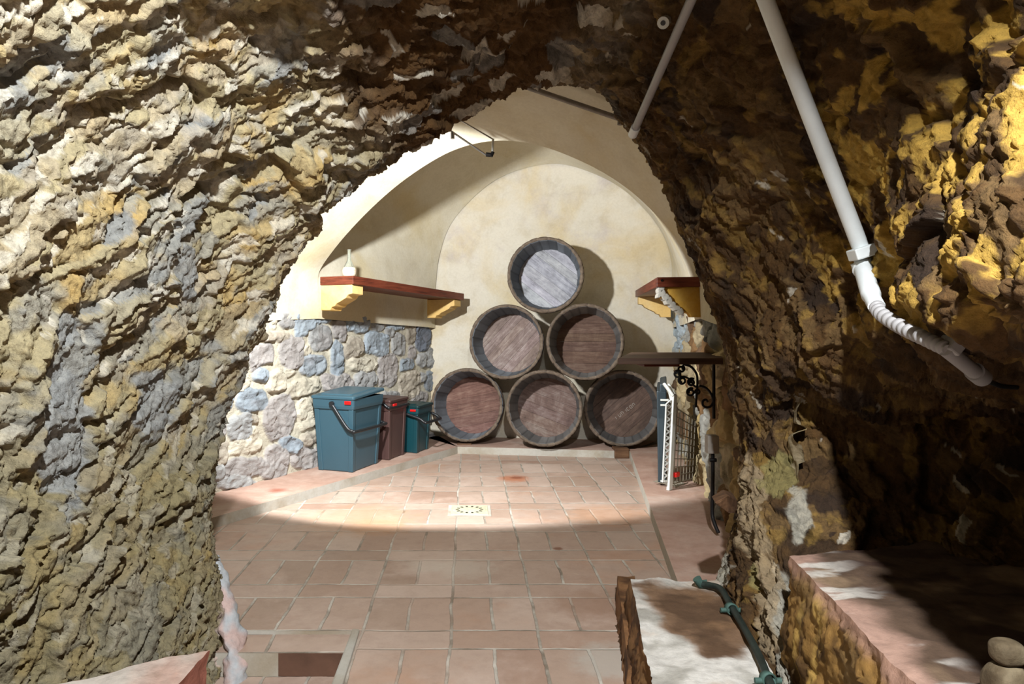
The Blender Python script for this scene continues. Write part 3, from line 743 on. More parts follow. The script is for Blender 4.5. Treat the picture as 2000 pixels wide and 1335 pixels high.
lb = [t * np.array([1, 1, 0]) + np.array([-.01, 0, -.09]) for t in lt]
def col_lb(v, side):
    n = fbm(v * np.array([10, 4, 4]), 5, 250)
    c = np.tile(np.array(srgb(164, 118, 100)), (len(v), 1)); c = mixc(c, srgb(176, 172, 162), .85 * sstep(-.5, -.75, v[:, 0] + .35 * n * .4) ); c = mixc(c, srgb(120, 112, 98), .6 * sstep(.1, .5, n))
    s = np.tile(np.array(srgb(146, 92, 76)), (len(v), 1))
    return np.where(side[:, None], s, c)
tag(rockbox('clay_bench', lt[::-1], lb[::-1], .012, (.02, .006), col_lb, 260, M['vcol']),
    'reddish clay bench end at the foot of the left rock wall', 'bench')

# plaster skirt smeared on the foot of the left rock
sp_ = catmull([P(424, 1085, 2.50), P(434, 1130, 2.47), P(444, 1190, 2.43), P(456, 1250, 2.38), P(462, 1300, 2.34), P(460, 1360, 2.30)], 60)
ring_ = []
for k_, q_ in enumerate(sp_):
    r_ = .010 + .024 * math.sin(PI * min(1, k_ / 45) * .5) ** 1.5
    ring_.append([q_ + np.array([r_ * math.cos(a_), r_ * 1.4 * math.sin(a_), 0]) for a_ in np.linspace(0, 2 * PI, 30, endpoint=False)])
ring_ = np.array(ring_); ring_ += (.018 * fbm(ring_.reshape(-1, 3) * 16, 4, 300)).reshape(60, 30, 1) * np.array([1, .5, .2])
csk = mixc(np.tile(np.array(srgb(188, 164, 156)), (1800, 1)), srgb(168, 172, 174), sstep(-.1, .35, fbm(ring_.reshape(-1, 3) * 9, 4, 301)))
o = grid('trim_5', ring_, M['vcol'], csk, True, closed=True); tag(o, kind='structure')

# ------------------------------------------------------------------ half barrels
RB, TB, LB, DB = .292, .026, .37, .28
def barrel_r(y): return RB - .052 * (y / LB) ** 1.6
HEADS = []
def make_barrel(idx, cx, cy, rpx, yaw, pitch, tone, plank_ang, headmat, label):
    Yb = .2945 * FPX / rpx
    cen = P(cx, cy, Yb)
    R = Matrix.Rotation(-math.radians(yaw), 4, 'Z') @ Matrix.Rotation(-math.radians(pitch), 4, 'X')
    loc = Vector(cen) - R @ Vector((0, 0, RB))
    t = thing('half_barrel', label, 'barrel', loc, R.to_euler(), 'half barrels stacked in a pyramid')
    rs = random.Random(idx * 13 + 5)
    n, per = 150, 6
    b = MB(); prof = []
    ys = np.linspace(0, LB, 9)
    for y in ys: prof.append((barrel_r(y), y, 'o'))
    for y in ys[::-1]:
        prof.append((barrel_r(y) - TB, y, 'i'))
    tones = [tone * rs.uniform(.62, 1.3) for _ in range(n // per)]
    offs = [rs.uniform(-.0035, .0015) for _ in range(n // per)]
    fro = [rs.uniform(-.003, .003) for _ in range(n // per)]
    for (r, y, side) in prof:
        for k in range(n):
            st_ = k // per; g_ = -.0035 if k % per == 0 else 0
            th = 2 * PI * k / n
            rr_ = r + (offs[st_] + g_ if side == 'o' else -offs[st_] - g_ * 1.0)
            yy = y + (fro[st_] if y < .001 else 0)
            b.cur = tuple(tones[st_] * (.66 if k % per == 0 else 1)); b.add([(rr_ * math.cos(th), yy, rr_ * math.sin(th) + RB)], [])
    m = len(prof)
    fs = [(i * n + k, i * n + (k + 1) % n, ((i + 1) % m) * n + (k + 1) % n, ((i + 1) % m) * n + k) for i in range(m) for k in range(n)]
    b.add([], [])
    for f in fs: b.f.append(f); b.mi.append(1 if f[0] // n == m - 1 else 0); b.sm.append(True)
    ob = b.build('staves', [M['stave'], M['rimtop']], t, 0, True, col=True)
    # planked head, recessed
    hb = MB(); rh = barrel_r(DB) - TB + .004; npl = 6
    ang = math.radians(plank_ang); ca, sa = math.cos(ang), math.sin(ang)
    ed = np.linspace(-rh, rh, npl + 1) + np.r_[0, [rs.uniform(-.015, .015) for _ in range(npl - 1)], 0]
    for k in range(npl):
        lo, hi = ed[k] + .0005, ed[k + 1] - .0005
        vs = np.linspace(lo, hi, 7); pts = [(math.sqrt(max(rh * rh - v * v, 0)), v) for v in vs] + [(-math.sqrt(max(rh * rh - v * v, 0)), v) for v in vs[::-1]]
        yf = DB + rs.uniform(-.002, .002); tn = rs.uniform(.88, 1.12); hb.cur = (tn, tn * rs.uniform(.93, 1.03), tn * rs.uniform(.9, 1.05))
        f_ = [(u * ca - v * sa, yf, u * sa + v * ca + RB) for u, v in pts]; r_ = [(x, yf + .02, z) for x, _, z in f_]
        hb.hexa(f_, r_)
    HEADS.append(hb.build('head', headmat, t, .0007, True, col=True))
    for y in (.035, .30):
        h = MB(); rr_ = barrel_r(y) + .001
        h.lathe([(rr_, -.0), (rr_ + .003, 0), (barrel_r(y + .035) + .004, .035), (barrel_r(y + .035) + .001, .035)], (0, y, RB), [[1, 0, 0], [0, 0, 1], [0, 1, 0]], 96, closed=True)
        h.build('hoop', M['hoop'], t, 0, True)
    return t
greyblue = np.array(srgb(116, 122, 128)); browngrey = np.array(srgb(112, 110, 108))
hm = [m_head('head_red_brown', srgb(70, 50, 42), srgb(112, 82, 72), srgb(144, 118, 104), math.radians(12)),
      m_head('head_grey_brown', srgb(66, 50, 44), srgb(108, 88, 80), srgb(146, 132, 124), math.radians(-20), .3),
      m_head('head_dark_brown', srgb(50, 38, 34), srgb(88, 70, 60), srgb(122, 100, 86), math.radians(42), .45),
      m_head('head_pinkish_grey', srgb(80, 66, 60), srgb(132, 114, 106), srgb(178, 166, 156), math.radians(48), .45),
      m_head('head_wine_brown', srgb(58, 42, 34), srgb(94, 72, 60), srgb(124, 104, 88), 0, .5),
      m_head('head_silver_grey', srgb(86, 84, 88), srgb(158, 158, 164), srgb(196, 196, 200), math.radians(-38), .42)]
BRL = [make_barrel(0, 911, 790.5, 72.5, 12, 6, greyblue, 12, hm[0], 'half barrel with a reddish head, bottom row, beside the smallest waste bin'),
       make_barrel(1, 1062, 797, 75.5, 11, 5, browngrey, -20, hm[1], 'middle half barrel of the bottom row, grey patch across its head'),
       make_barrel(2, 1215.5, 797, 75, 12, 5, browngrey, 42, hm[2], 'dark half barrel with a faded diagonal stamp, bottom row, beside the folded panel'),
       make_barrel(3, 988, 667, 74, 12, 4, greyblue, 48, hm[3], 'half barrel with a pinkish grey head, left one of the middle row'),
       make_barrel(4, 1142, 667, 76, 11, 4, browngrey, 0, hm[4], 'half barrel with a wine-dark head, right one of the middle row'),
       make_barrel(5, 1064.5, 536, 75.3, 11, 3, greyblue * .8, -38, hm[5], 'silvery half barrel on top of the pyramid')]
# faded, illegible stamp burnt along the head of the dark barrel
sm = MB(); ang = math.radians(38); rs = random.Random(4)
for k in range(7):
    u = -.085 + k * .028; v = -.035
    for dv, du_, ln, vert in ((.012, 0, .016, 0), (-.012, 0, .016, 0), (0, -.008, .024, 1), (0, .008, .020, 1)):
        if rs.random() < .25: continue
        a_, b_ = u + du_, v + dv; sz = (.004, ln) if vert else (ln, .004)
        cs_ = [(a_ + sx * sz[0] / 2, b_ + sz_ * sz[1] / 2) for sx, sz_ in ((-1, -1), (1, -1), (1, 1), (-1, 1))]
        x_ = [(c0 * math.cos(ang) - c1 * math.sin(ang), DB - .0035, c0 * math.sin(ang) + c1 * math.cos(ang) + RB) for c0, c1 in cs_]
        sm.hexa(x_, [(x, y + .002, z) for x, y, z in x_])
sm.build('stamp', simple('faded_stamp', srgb(150, 140, 130), .9), HEADS[2], 0, True)['label'] = 'faded pale stamp'
def wblock(px0, px1, pyt, pyb, label):
    Yb = FPX * CH / (pyb - CY); a, b = P(px0, pyb, Yb), P(px1, pyb, Yb); h = (pyb - pyt) / FPX * Yb - .006
    m = MB(); m.box(((a[0] + b[0]) / 2, Yb + .06, h / 2), (b[0] - a[0], .12, h))
    tag(m.build('wood_block', M['blockwood'], None, .004), label, 'block', 'wood blocks under the barrels')
wblock(893, 921, 864, 882, 'small wood block under the reddish bottom-row half barrel')
wblock(1201, 1229, 874, 895, 'small wood block under the dark stamped half barrel')

# ------------------------------------------------------------------ waste bins
def rrect(w_, d_, r, n=5):
    pts = []
    for cx_, cy_, a0_ in ((w_ / 2 - r, d_ / 2 - r, 0), (-w_ / 2 + r, d_ / 2 - r, 90), (-w_ / 2 + r, -d_ / 2 + r, 180), (w_ / 2 - r, -d_ / 2 + r, 270)):
        for k in range(n + 1):
            t = math.radians(a0_ + 90 * k / n); pts.append((cx_ + r * math.cos(t), cy_ + r * math.sin(t)))
    return pts
def loft_rings(b, rings, cap0=True, cap1=True, mi=0):
    n = len(rings[0]); vs = [p for r in rings for p in r]
    fs = [(i * n + k, i * n + (k + 1) % n, (i + 1) * n + (k + 1) % n, (i + 1) * n + k) for i in range(len(rings) - 1) for k in range(n)]
    if cap0: fs.append(tuple(range(n - 1, -1, -1)))
    if cap1: fs.append(tuple((len(rings) - 1) * n + k for k in range(n)))
    b.add(vs, fs, mi)
def make_bin(c0, fdir, wid, dep, h, taper, mats, label, handle, latch_s, lidtilt=0, group='waste bins on the kerb'):
    f = unit([fdir[0], fdir[1], 0]); s = np.array([-f[1], f[0], 0])           # front direction, along-front direction
    ctr_ = np.array(c0, float) + s * wid / 2 - f * dep / 2
    rotz = math.atan2(f[1], f[0])
    t = thing('waste_bin', label, 'bin', ctr_, (0, 0, rotz), group)            # local x = front, local y = along the front
    body, lid, hnd = mats
    b = MB(); rg = []
    for z, k, o_ in ((0, 0, -.006), (.006, 0, 0), (h * .86, .86, 0), (h * .86, .86, .011), (h * .90, .90, .014), (h, 1, .014), (h, 1, .004), (h * .93, .93, .0)):
        s_ = 1 + taper * k
        rg.append([(x, y, z) for x, y in rrect(dep * s_ + 2 * o_, wid * s_ + 2 * o_, .016)])
    loft_rings(b, rg)
    ob = b.build('body', body, t, .002, True)
    for sx in (-1, 1):                                                         # corner ribs
        for sy in (-1, 1):
            pm = MB()
            x0, y0 = sx * (dep / 2 - .012), sy * (wid / 2 - .012); k = 1 + taper * .86
            x1, y1 = sx * (dep / 2 * k - .012), sy * (wid / 2 * k - .012)
            sq = lambda x, y, z: [(x - .018, y - .018, z), (x + .018, y - .018, z), (x + .018, y + .018, z), (x - .018, y + .018, z)]
            pm.hexa(sq(x1, y1, h * .86), sq(x0, y0, .001))
            pm.build('corner_rib', body, t, .005, True)
    l = MB(); k = 1 + taper; tl_ = lidtilt
    def lring(z, o_): return [(x, y, z + tl_ * (y / wid + .5)) for x, y in rrect(dep * k + 2 * o_, wid * k + 2 * o_, .018)]
    loft_rings(l, [lring(h + .001, .014), lring(h + .002, .020), lring(h + .016, .020), lring(h + .022, .014), lring(h + .022, -.022), lring(h + .030, -.03)])
    lo = l.build('lid', lid, t, .002, True)
    la = MB(); la.box((dep / 2 * k + .016, latch_s[1] * (wid / 2 * k), h * .955), (.012, .05, h * .045))
    if latch_s[0] == 'side':
        la = MB(); la.box((latch_s[1] * dep / 2 * k, -(wid / 2 * k + .016), h * .955), (.046, .010, h * .048))
    lat = la.build('latch', M['red'], t, .003, True); lat['label'] = 'red latch'
    ph, out_, hz = handle                                                      # pivot height, reach in front, bar height
    y_ = wid / 2 * k + .022
    fr = dep / 2 * (1 + taper * hz / h) + out_
    pts = [(0, -y_, ph), (fr - .06, -y_, hz + .03), (fr - .015, -y_ + .004, hz + .004), (fr, -y_ + .03, hz), (fr, y_ - .03, hz), (fr - .015, y_ - .004, hz + .004), (fr - .06, y_, hz + .03), (0, y_, ph)]
    hm_ = MB(); hm_.tube(catmull(pts, 60), .0105, 10); ho = hm_.build('handle', hnd, t, 0, True)
    for yy in (-1, 1):
        hp_ = MB(); hp_.tube([(0, yy * (y_ - .016), ph), (0, yy * (y_ + .010), ph)], .016, 14); hp_.build('pivot', hnd, ho, .002, True)
    return t
FD = (.934, -.357)
K1 = .0555
make_bin((-.755, 4.80, K1), FD, .335, .245, .475, .17, (M['bin_blue'], M['bin_blue'], M['black']),
         'largest waste bin, grey-blue with a black handle hanging down its front', (.445, .035, .270), ('side', .80), .02)
make_bin((-.566, 5.23, K1), FD, .235, .20, .405, .13, (M['bin_brown'], M['lid_brown'], M['black']),
         'brown waste bin between the grey-blue bin and the dark teal bin', (.375, .012, .372), ('front', -.60))
make_bin((-.390, 5.505, K1), FD, .20, .17, .335, .20, (M['bin_teal'], M['lid_teal'], M['black']),
         'smallest waste bin, dark teal with a deep green lid, next to the barrels', (.30, .085, .235), ('side', .72))

# ------------------------------------------------------------------ shelves with corbels
def corbel(top_back, along, outd, depth, height, thick, mat, name, parent):
    prof = [(0, 0), (1, 0), (1, -.36), (.86, -.40), (.80, -.52), (.62, -.66), (.50, -.74), (.44, -.84), (.34, -.88), (.30, -1), (0, -1)]
    tb = np.array(top_back, float); al = np.array(along) * thick
    f_ = [tb + np.array(outd) * depth * d_ + np.array([0, 0, height * z_]) for d_, z_ in prof]
    m = MB(); m.hexa(f_, [q_ + al for q_ in f_])
    return m.build(name, mat, parent, .004)
def shelf_plank(c4, th, mat, parent, name='plank'):
    m = MB(); m.hexa(c4, [c_ - np.array([0, 0, th]) for c_ in c4]); return m.build(name, mat, parent, .003)
nf = P(690, 538, 4.76); tt = 1.50
ff = nf + np.append(WU[:2] * tt, 0); ff[2] = nf[2] - .065
nb = nf - WN * .27; fbk = ff - WN * .27; nb[2] += .0; 
t = thing('wall_shelf', 'long reddish wooden shelf on yellow corbels above the waste bins', 'shelf', nb, None)
shelf_plank([nf, nb, fbk, ff], .055, M['shelf'], t)
dirw = unit(ff - nf)
corbel(nb - np.array([0, 0, .055]) + dirw * .008, dirw, WN, .255, .165, .12, M['corbel'], 'corbel', t)
corbel(fbk - np.array([0, 0, .055]) - dirw * .14, dirw, WN, .255, .15, .11, M['corbel'], 'corbel', t)
SHELF_L = (nf, nb, ff, fbk)
n2 = P(1283, 541, 4.18); f2 = P(1241, 567, 5.95)
t = thing('wall_shelf', 'short reddish wooden shelf on a flaking yellow corbel at the right, above the dark board', 'shelf', n2 - RN * .27, None)
rd_ = unit(f2 - n2)
shelf_plank([n2, f2, f2 - RN * .30, n2 - RN * .30], .055, M['shelf'], t)
c1 = corbel(n2 - RN * .26 - np.array([0, 0, .055]) + rd_ * .03, rd_, RN, .235, .17, .12, M['corbel_deep'], 'corbel', t)
fm = MB()                                                                  # flaked plaster on the front of the near corbel
cb = n2 - RN * .26 - np.array([0, 0, .055]) + rd_ * .025; rs = random.Random(9)
for d_, z_, r_ in ((1.0, -.08, .022), (.96, -.20, .026), (.88, -.32, .026), (.80, -.46, .024), (.72, -.58, .024), (.62, -.70, .022), (.54, -.80, .02), (1.04, -.26, .018)):
    q_ = cb + RN * .235 * d_ + np.array([0, 0, .17 * z_])
    n_ = 7; ring = [q_ + r_ * rs.uniform(.6, 1.2) * (math.cos(2 * PI * k / n_) * RN + math.sin(2 * PI * k / n_) * np.array([0, 0, 1.])) for k in range(n_)]
    fm.hexa([x - rd_ * .012 for x in ring], [x + rd_ * .14 for x in ring])
fo = fm.build('flaked_plaster', M['mortar'], t, .004); fo.parent = c1; fo['label'] = 'flaking pale plaster edge'
corbel(f2 - RN * .26 - np.array([0, 0, .055]) - rd_ * .14, rd_, RN, .245, .16, .11, M['corbel'], 'corbel', t)
bm = MB(); q_ = P(1293, 547.5, 4.175); bm.tube([q_ + np.array([0, .02, 0]), q_ - np.array([0, .006, 0])], .007, 10); bm.build('bolt_head', M['iron'], t)
# bottle in straw
q_ = nf - WN * .10 + dirw * .09; q_[2] = nf[2] - .003
t = thing('straw_flask', 'clear long-necked wine flask in a pale straw cover on the left shelf', 'bottle', q_)
m = MB(); m.lathe([(.001, 0), (.036, 0), (.045, .02), (.046, .045), (.040, .062), (.034, .066)], q_, None, 24); m.build('straw_cover', M['straw'], t)
m = MB(); m.lathe([(.001, .01), (.034, .012), (.041, .04), (.036, .068), (.024, .090), (.0145, .112), (.0115, .135), (.0108, .176), (.0125, .177), (.0125, .184), (.009, .184), (.0085, .135), (.011, .112), (.020, .09), (.032, .068), (.037, .04), (.001, .016)], q_, None, 24); m.build('glass_bottle', M['glass'], t)
m = MB(); e_ = WU; m.tube(catmull([q_ + e_ * .012 + np.array([0, 0, .13]), q_ + e_ * .024 + np.array([0, 0, .10]), q_ + e_ * .042 + np.array([0, 0, .06]), q_ + e_ * .047 + np.array([0, 0, .002])], 20), .0025, 6); m.build('straw_loop', M['straw'], t)

# dark board on a wrought-iron bracket
YS = 3.62
a, b = P(1207, 699, YS - .12), P(1404, 699, YS - .12)
zt = P(0, 699, YS - .12)[2]; a[2] = b[2] = zt
c_ = P(1389, 688, YS + .12); d_ = P(1232, 688, YS + .12); yb = FPX * (CH - zt) / (687.5 - CY)
c_ = np.array([(1386 - CX) / FPX * yb + .05, yb, zt]); d_ = np.array([(1232 - CX) / FPX * yb, yb, zt]); b[0] += .02
t = thing('board_shelf', 'thin dark board on a scrolled black iron bracket at the right wall', 'shelf', (b + c_) / 2)
m = MB(); m.hexa([a, b, c_, d_], [x - np.array([0, 0, .030]) for x in (a, b, c_, d_)]); m.build('board', M['darkshelf'], t, .003)
m = MB(); a3 = P(1260, 708, YS - .08); b3 = P(1330, 708, YS - .08); m.box(((a3[0] + b3[0]) / 2, YS + .02, zt - .037), (b3[0] - a3[0], .16, .014)); m.build('batten', M['shelf'], t, .002)
br = MB(); YB = YS - .02
def zp(x, y): return P(1260 + x / 4.45, 700 + y / 4.45, YB)
br.tube([zp(597, 45), zp(597, 520)], .008, 8)
br.tube(catmull([zp(330, 45), zp(400, 72), zp(445, 130), zp(455, 200), zp(448, 300), zp(440, 420)], 40), .006, 8)
br.tube(catmull([zp(470, 235), zp(530, 255), zp(575, 310), zp(592, 370), zp(570, 412), zp(535, 424), zp(503, 405), zp(502, 370), zp(528, 357), zp(545, 375)], 50), .006, 8)
def spiral(cx_, cy_, r, a0_, turns, sgn=1):
    return [zp(cx_ + r * (1 - .62 * k / 30) * math.cos(a0_ + sgn * 2 * PI * turns * k / 30), cy_ + r * (1 - .62 * k / 30) * math.sin(a0_ + sgn * 2 * PI * turns * k / 30)) for k in range(31)]
for sp in ((285, 135, 36, -.6, 1.4, -1), (312, 88, 32, -1.2, 1.3, 1), (322, 190, 36, -1.6, 1.5, -1), (402, 205, 36, -.9, 1.4, -1), (396, 292, 38, -1.0, 1.4, -1), (455, 290, 24, 2.6, 1.3, 1), (398, 215, 18, 0, 1, 1)):
    br.tube(spiral(*sp), .0052, 8)
br.tube(catmull([zp(290, 100), zp(300, 150), zp(345, 158), zp(385, 180), zp(430, 240), zp(455, 240)], 30), .005, 8)
br.build('scroll_bracket', M['iron'], t)

# folded panel and wire frame leaning at the right wall
K3 = .0605
pb = P(1294, 950, 4.40); pb[2] = K3
t = thing('folded_panel', 'dark slate folding panel with pale end clips, standing on the right kerb', 'panel', pb)
dr = unit([.262, 1, 0]); sd = np.array([dr[1], -dr[0], 0])
def pc(s_, dd, z): return pb + sd * s_ + dr * dd + np.array([0, 0, z])
m = MB(); m.hexa([pc(-.034, 0, .56), pc(.024, 0, .56), pc(.024, .42, .58), pc(-.034, .42, .58)], [pc(-.026, 0, .01), pc(.020, 0, .01), pc(.020, .42, .01), pc(-.026, .42, .01)])
m.hexa([pc(-.016, 0, .60), pc(.024, 0, .61), pc(.024, .42, .62), pc(-.016, .42, .61)], [pc(-.016, 0, .55), pc(.024, 0, .55), pc(.024, .42, .55), pc(-.016, .42, .55)]); m.build('panel_leaf', M['panel'], t, .008)
for z in (.47, .50, .02):
    m = MB(); m.hexa([pc(-.012, -.008, z + .012), pc(.036, -.008, z + .012), pc(.036, .03, z + .012), pc(-.012, .03, z + .012)], [pc(-.012, -.008, z), pc(.036, -.008, z), pc(.036, .03, z), pc(-.012, .03, z)])
    m.build('end_clip', M['whitemetal'], t, .002)
w0 = P(1308, 958, 4.28); w0[2] = K3
t = thing('wire_rack', 'white folded metal rack with a wire grid side, leaning at the right wall', 'rack', w0)
w1 = P(1352, 946, 4.48); w1[2] = K3; wd = unit(w1 - w0); wl_ = np.linalg.norm(w1 - w0); up = np.array([.0, 0, 1.])
def wp_(s_, z, off=0): return w0 + wd * s_ + up * z + np.array([.03 * z / .6, 0, 0]) + np.array([-wd[1], wd[0], 0]) * off
m = MB(); R3 = np.stack([wd, np.array([-wd[1], wd[0], 0]), up], 1)
m.hexa([wp_(-.019, .55, -.008), wp_(.019, .55, -.008), wp_(.019, .55, .012), wp_(-.019, .55, .012)], [wp_(-.019, 0, -.008), wp_(.019, 0, -.008), wp_(.019, 0, .012), wp_(-.019, 0, .012)])
m.build('post', M['whitemetal'], t, .003)
m = MB(); m.tube([wp_(-.015, .545), wp_(-.035, .61, .05), wp_(.03, .60, .06), wp_(.035, .50, .03)], .010, 8); m.tube([wp_(.0, .55), wp_(.02, .605, .05)], .008, 8); m.tube([wp_(.035, .52, .02), wp_(.033, .02, .02)], .009, 8); m.build('frame', M['whitemetal'], t)
m = MB()
for k in range(13):                                                         # pleated lattice on the other side of the post
    z = .05 + k * .036; m.tube([wp_(-.022, z, .01), wp_(-.050, z + .018, .02), wp_(-.022, z + .036, .01)], .006, 6)
m.tube([wp_(-.050, .05, .02), wp_(-.052, .50, .02)], .006, 6); m.build('lattice', M['whitemetal'], t)
m = MB()
for k in range(7): m.tube([wp_(.04 + (wl_ - .04) * k / 6, .03), wp_(.04 + (wl_ - .04) * k / 6, .47 - .10 * k / 6)], .0032, 6)
for k in range(10): z = .03 + .44 * k / 9; m.tube([wp_(.03, z), wp_(wl_, z * .80)], .0032, 6)
m.build('wire_grid', M['wire'], t)
m = MB(); m.box(wp_(.045, .085, -.015), (.045, .02, .028), R3); rc = m.build('clip', M['red'], t, .004); rc['label'] = 'red clip'
m = MB()
for k in range(6): m.tube([wp_(.06 + .022 * k, .012, -.01), wp_(.06 + .022 * k, .02, .14)], .003, 6)
m.tube([wp_(.05, .012, -.01), wp_(.2, .012, -.01)], .0035, 6); m.build('base_grid', M['wire'], t)

# junction box with dark conduit
jy = 3.40
jb = P(1389, 868, jy - .03)
t = thing('junction_box', 'small grey junction box with a dark conduit below it on the right wall', 'junction box', jb + np.array([.02, .03, -.045]))
m = MB(); m.box(jb + np.array([.01, .02, 0]), (.052, .05, .082)); m.build('box', M['boxgrey'], t, .004)
m = MB(); m.tube(catmull([P(1392, 884, jy - .01), P(1392, 940, jy - .01), P(1391, 1000, jy - .01), P(1395, 1020, jy - .03), P(1403, 1040, jy - .06)], 30), .0085, 10); m.build('conduit', M['iron'], t)
m = MB(); m.tube([P(1386, 898, jy - .02), P(1399, 898, jy - .02)], .009, 8); m.build('clip', M['iron'], t)
# small stone wedge poking from the rock edge
m = MB(); wy = before(1425, 990, -.02)
wq = [P(1396, 983, wy - .09), P(1422, 968, wy - .05), P(1440, 975, wy + .04), P(1440, 1002, wy + .04), P(1425, 1003, wy - .05)]
m.hexa(wq, [x + np.array([.02, .10, 0]) for x in wq])
tag(m.build('stone_wedge', M['blockwood'], None, .006), 'dark wedge poking out of the rock edge beside the conduit foot', 'stone')

# ------------------------------------------------------------------ floor drain
f = F(917, 997)
t = thing('floor_drain', 'square pale metal floor drain with a slotted ring in the terracotta floor', 'drain', f)
m = MB(); m.box(f + np.array([0, 0, .003]), (.20, .20, .006)); m.build('plate', M['drain'], t, .002)
m = MB(); m.box(f + np.array([0, 0, .0015]), (.232, .232, .003)); m.build('surround', M['mortar'], t)
m = MB(); m.lathe([(.001, .008), (.048, .009), (.058, .0065), (.075, .0065), (.086, .009), (.092, .0062)], f, None, 40); cv_ = m.build('cover', M['drain'], t)
m = MB()
for k in range(14):
    a_ = 2 * PI * k / 14; c_ = f + np.array([.0665 * math.cos(a_), .0665 * math.sin(a_), .0068])
    m.box(c_, (.017, .011, .002), [[math.cos(a_), -math.sin(a_), 0], [math.sin(a_), math.cos(a_), 0], [0, 0, 1]])
m.build('slots', M['drainhole'], t).parent = cv_

# ------------------------------------------------------------------ pipes and cables on the rock
def line_before(pts, off, bv=None, default=2.4, n=40):
    """a straight or bent run just clear of the rock: depth from the surface, fitted with a straight line"""
    xs = np.array(pts, float)
    ys = np.array([before(x, y, off, bv, default) for x, y in xs]); k = np.arange(len(xs))
    a_, b_ = np.polyfit(k, ys, 1); fit = a_ * k + b_; fit -= max(0, (fit - ys).max()) * .8
    return [P(x, y, d_) for (x, y), d_ in zip(xs, fit)]
def lerp_px(a, b, n): return [(a[0] + (b[0] - a[0]) * k / (n - 1), a[1] + (b[1] - a[1]) * k / (n - 1)) for k in range(n)]
def fitted(chain, off):
    L_ = line_before(chain, off); return L_
# white conduit on the right
up_ = line_before(lerp_px((1484, -30), (1686, 496), 16), .03)
endY = up_[-1][1]
t = thing('electrical_conduit', 'long pale plastic conduit with a corrugated bend on the right rock wall', 'conduit', up_[-1])
sc_ = endY / FPX
m = MB(); m.tube([up_[0], up_[-1]], 15.5 * sc_, 20); m.build('straight_pipe', M['whiteplastic'], t)
def PY(x, y, dY=0): return P(x, y, endY + dY)
hose_px = [(1684, 515), (1700, 570), (1722, 612), (1760, 638), (1805, 660), (1850, 682), (1905, 727), (1935, 748), (1985, 756)]
hd = np.array([min(before(x_ + a_, y_ + b_, .028, None, endY) for a_ in (-14, 0, 14) for b_ in (-14, 0, 14)) for x_, y_ in hose_px])
hd[0] = min(hd[0], endY); hd = np.minimum(hd, endY + .15)
for _ in range(3): hd[1:-1] = np.minimum(hd[1:-1], (hd[:-2] + hd[1:-1] + hd[2:]) / 3)
hd[0] = endY
def HY(px, py):
    return P(px, py, float(np.interp(px, [q[0] for q in hose_px], hd)))
def hs(px): return float(np.interp(px, [q[0] for q in hose_px], hd)) / FPX
m = MB(); m.tube([HY(1680, 506), HY(1683, 514)], 12 * sc_, 18); m.tube([HY(1681, 510), HY(1684, 518), HY(1686, 527)], 19 * sc_, 20); m.build('collar', M['whiteplastic'], t, .001)
m = MB(); m.tube(catmull([HY(1685, 522), HY(1694, 552), HY(1703, 580), HY(1712, 598)], 14), [16.5 * sc_] * 9 + [14 * sc_] * 5, 20); m.build('coupling', M['whiteplastic'], t, .001)
hx_ = catmull([(1708, 590, 0), (1722, 612, 0), (1760, 638, 0), (1805, 660, 0), (1850, 682, 0)], 240)
cl = [HY(x_, y_) for x_, y_, _ in hx_]
m = MB(); m.tube(cl, [(12.3 + 2.6 * (1 if math.sin(2 * PI * 17 * k / 240) > 0 else -1) * min(1, 3 * abs(math.sin(2 * PI * 17 * k / 240)))) * hs(hx_[k][0]) for k in range(240)], 18); m.build('corrugated_hose', M['greyplastic'], t)
m = MB(); m.tube([HY(1846, 680), HY(1905, 727)], 14.5 * hs(1880), 20); m.tube([HY(1903, 725), HY(1918, 737)], 18 * hs(1910), 20); m.build('end_coupling', M['greyplastic'], t, .001)
m = MB(); m.tube(catmull([HY(1915, 736), HY(1938, 747), HY(1958, 754), HY(1985, 756)], 20), 5 * hs(1950), 10); ck = m.build('cable', M['black'], t); ck['label'] = 'black cable'
def clampbox(px, py, wpx, hpx, ang, name, mat):
    a_ = math.radians(ang); c_ = HY(px, py); R_ = np.array([[math.cos(a_), 0, math.sin(a_)], [0, 1, 0], [-math.sin(a_), 0, math.cos(a_)]])
    m = MB(); m.box(c_ + np.array([0, .004, 0]), (wpx * hs(px), .045, hpx * hs(px)), R_); m.build(name, mat, t, .003)
clampbox(1687, 492, 46, 22, -18, 'clamp', M['whiteplastic'])
clampbox(1860, 674, 34, 26, -52, 'clamp', M['greyplastic'])
# slimmer grey conduit crossing the ceiling
gp = line_before(lerp_px((1358, -18), (1236, 262), 12), .025)
for k_ in (-1,):
    gp[k_] = P(1236, 262, gp[-1][1])
t = thing('ceiling_conduit', 'slim grey conduit running down the rock ceiling into the vaulted room', 'conduit', gp[-1])
m = MB(); m.tube([gp[0], gp[-1]], .0125 * gp[-1][1] / 2.5, 16); m.build('pipe', M['greyplastic'], t)
v_ = unit(np.array(gp[0]) - gp[-1]); m = MB(); m.tube([gp[-1] - v_ * .003, gp[-1] + v_ * .045], .0155 * gp[-1][1] / 2.5, 16); m.build('end_sleeve', M['whiteplastic'], t)
# white nozzle
y_ = before(1300, 40, .02); a = P(1309, 32, y_ + .06); b = P(1296, 44, y_ - .01)
t = thing('cable_stub', 'small white round cable stub poking from the dark rock ceiling', 'cable gland', a)
m = MB(); m.tube([a, b], .0145, 16); v_ = unit(b - a); m.build('sleeve', M['whiteplastic'], t)
m = MB(); m.tube([b - v_ * .008, b + v_ * .006], .0165, 16); m.build('rim', M['whitemetal'], t)
m = MB(); m.tube([b + v_ * .004, b + v_ * .008], .007, 12); m.build('core', M['black'], t)
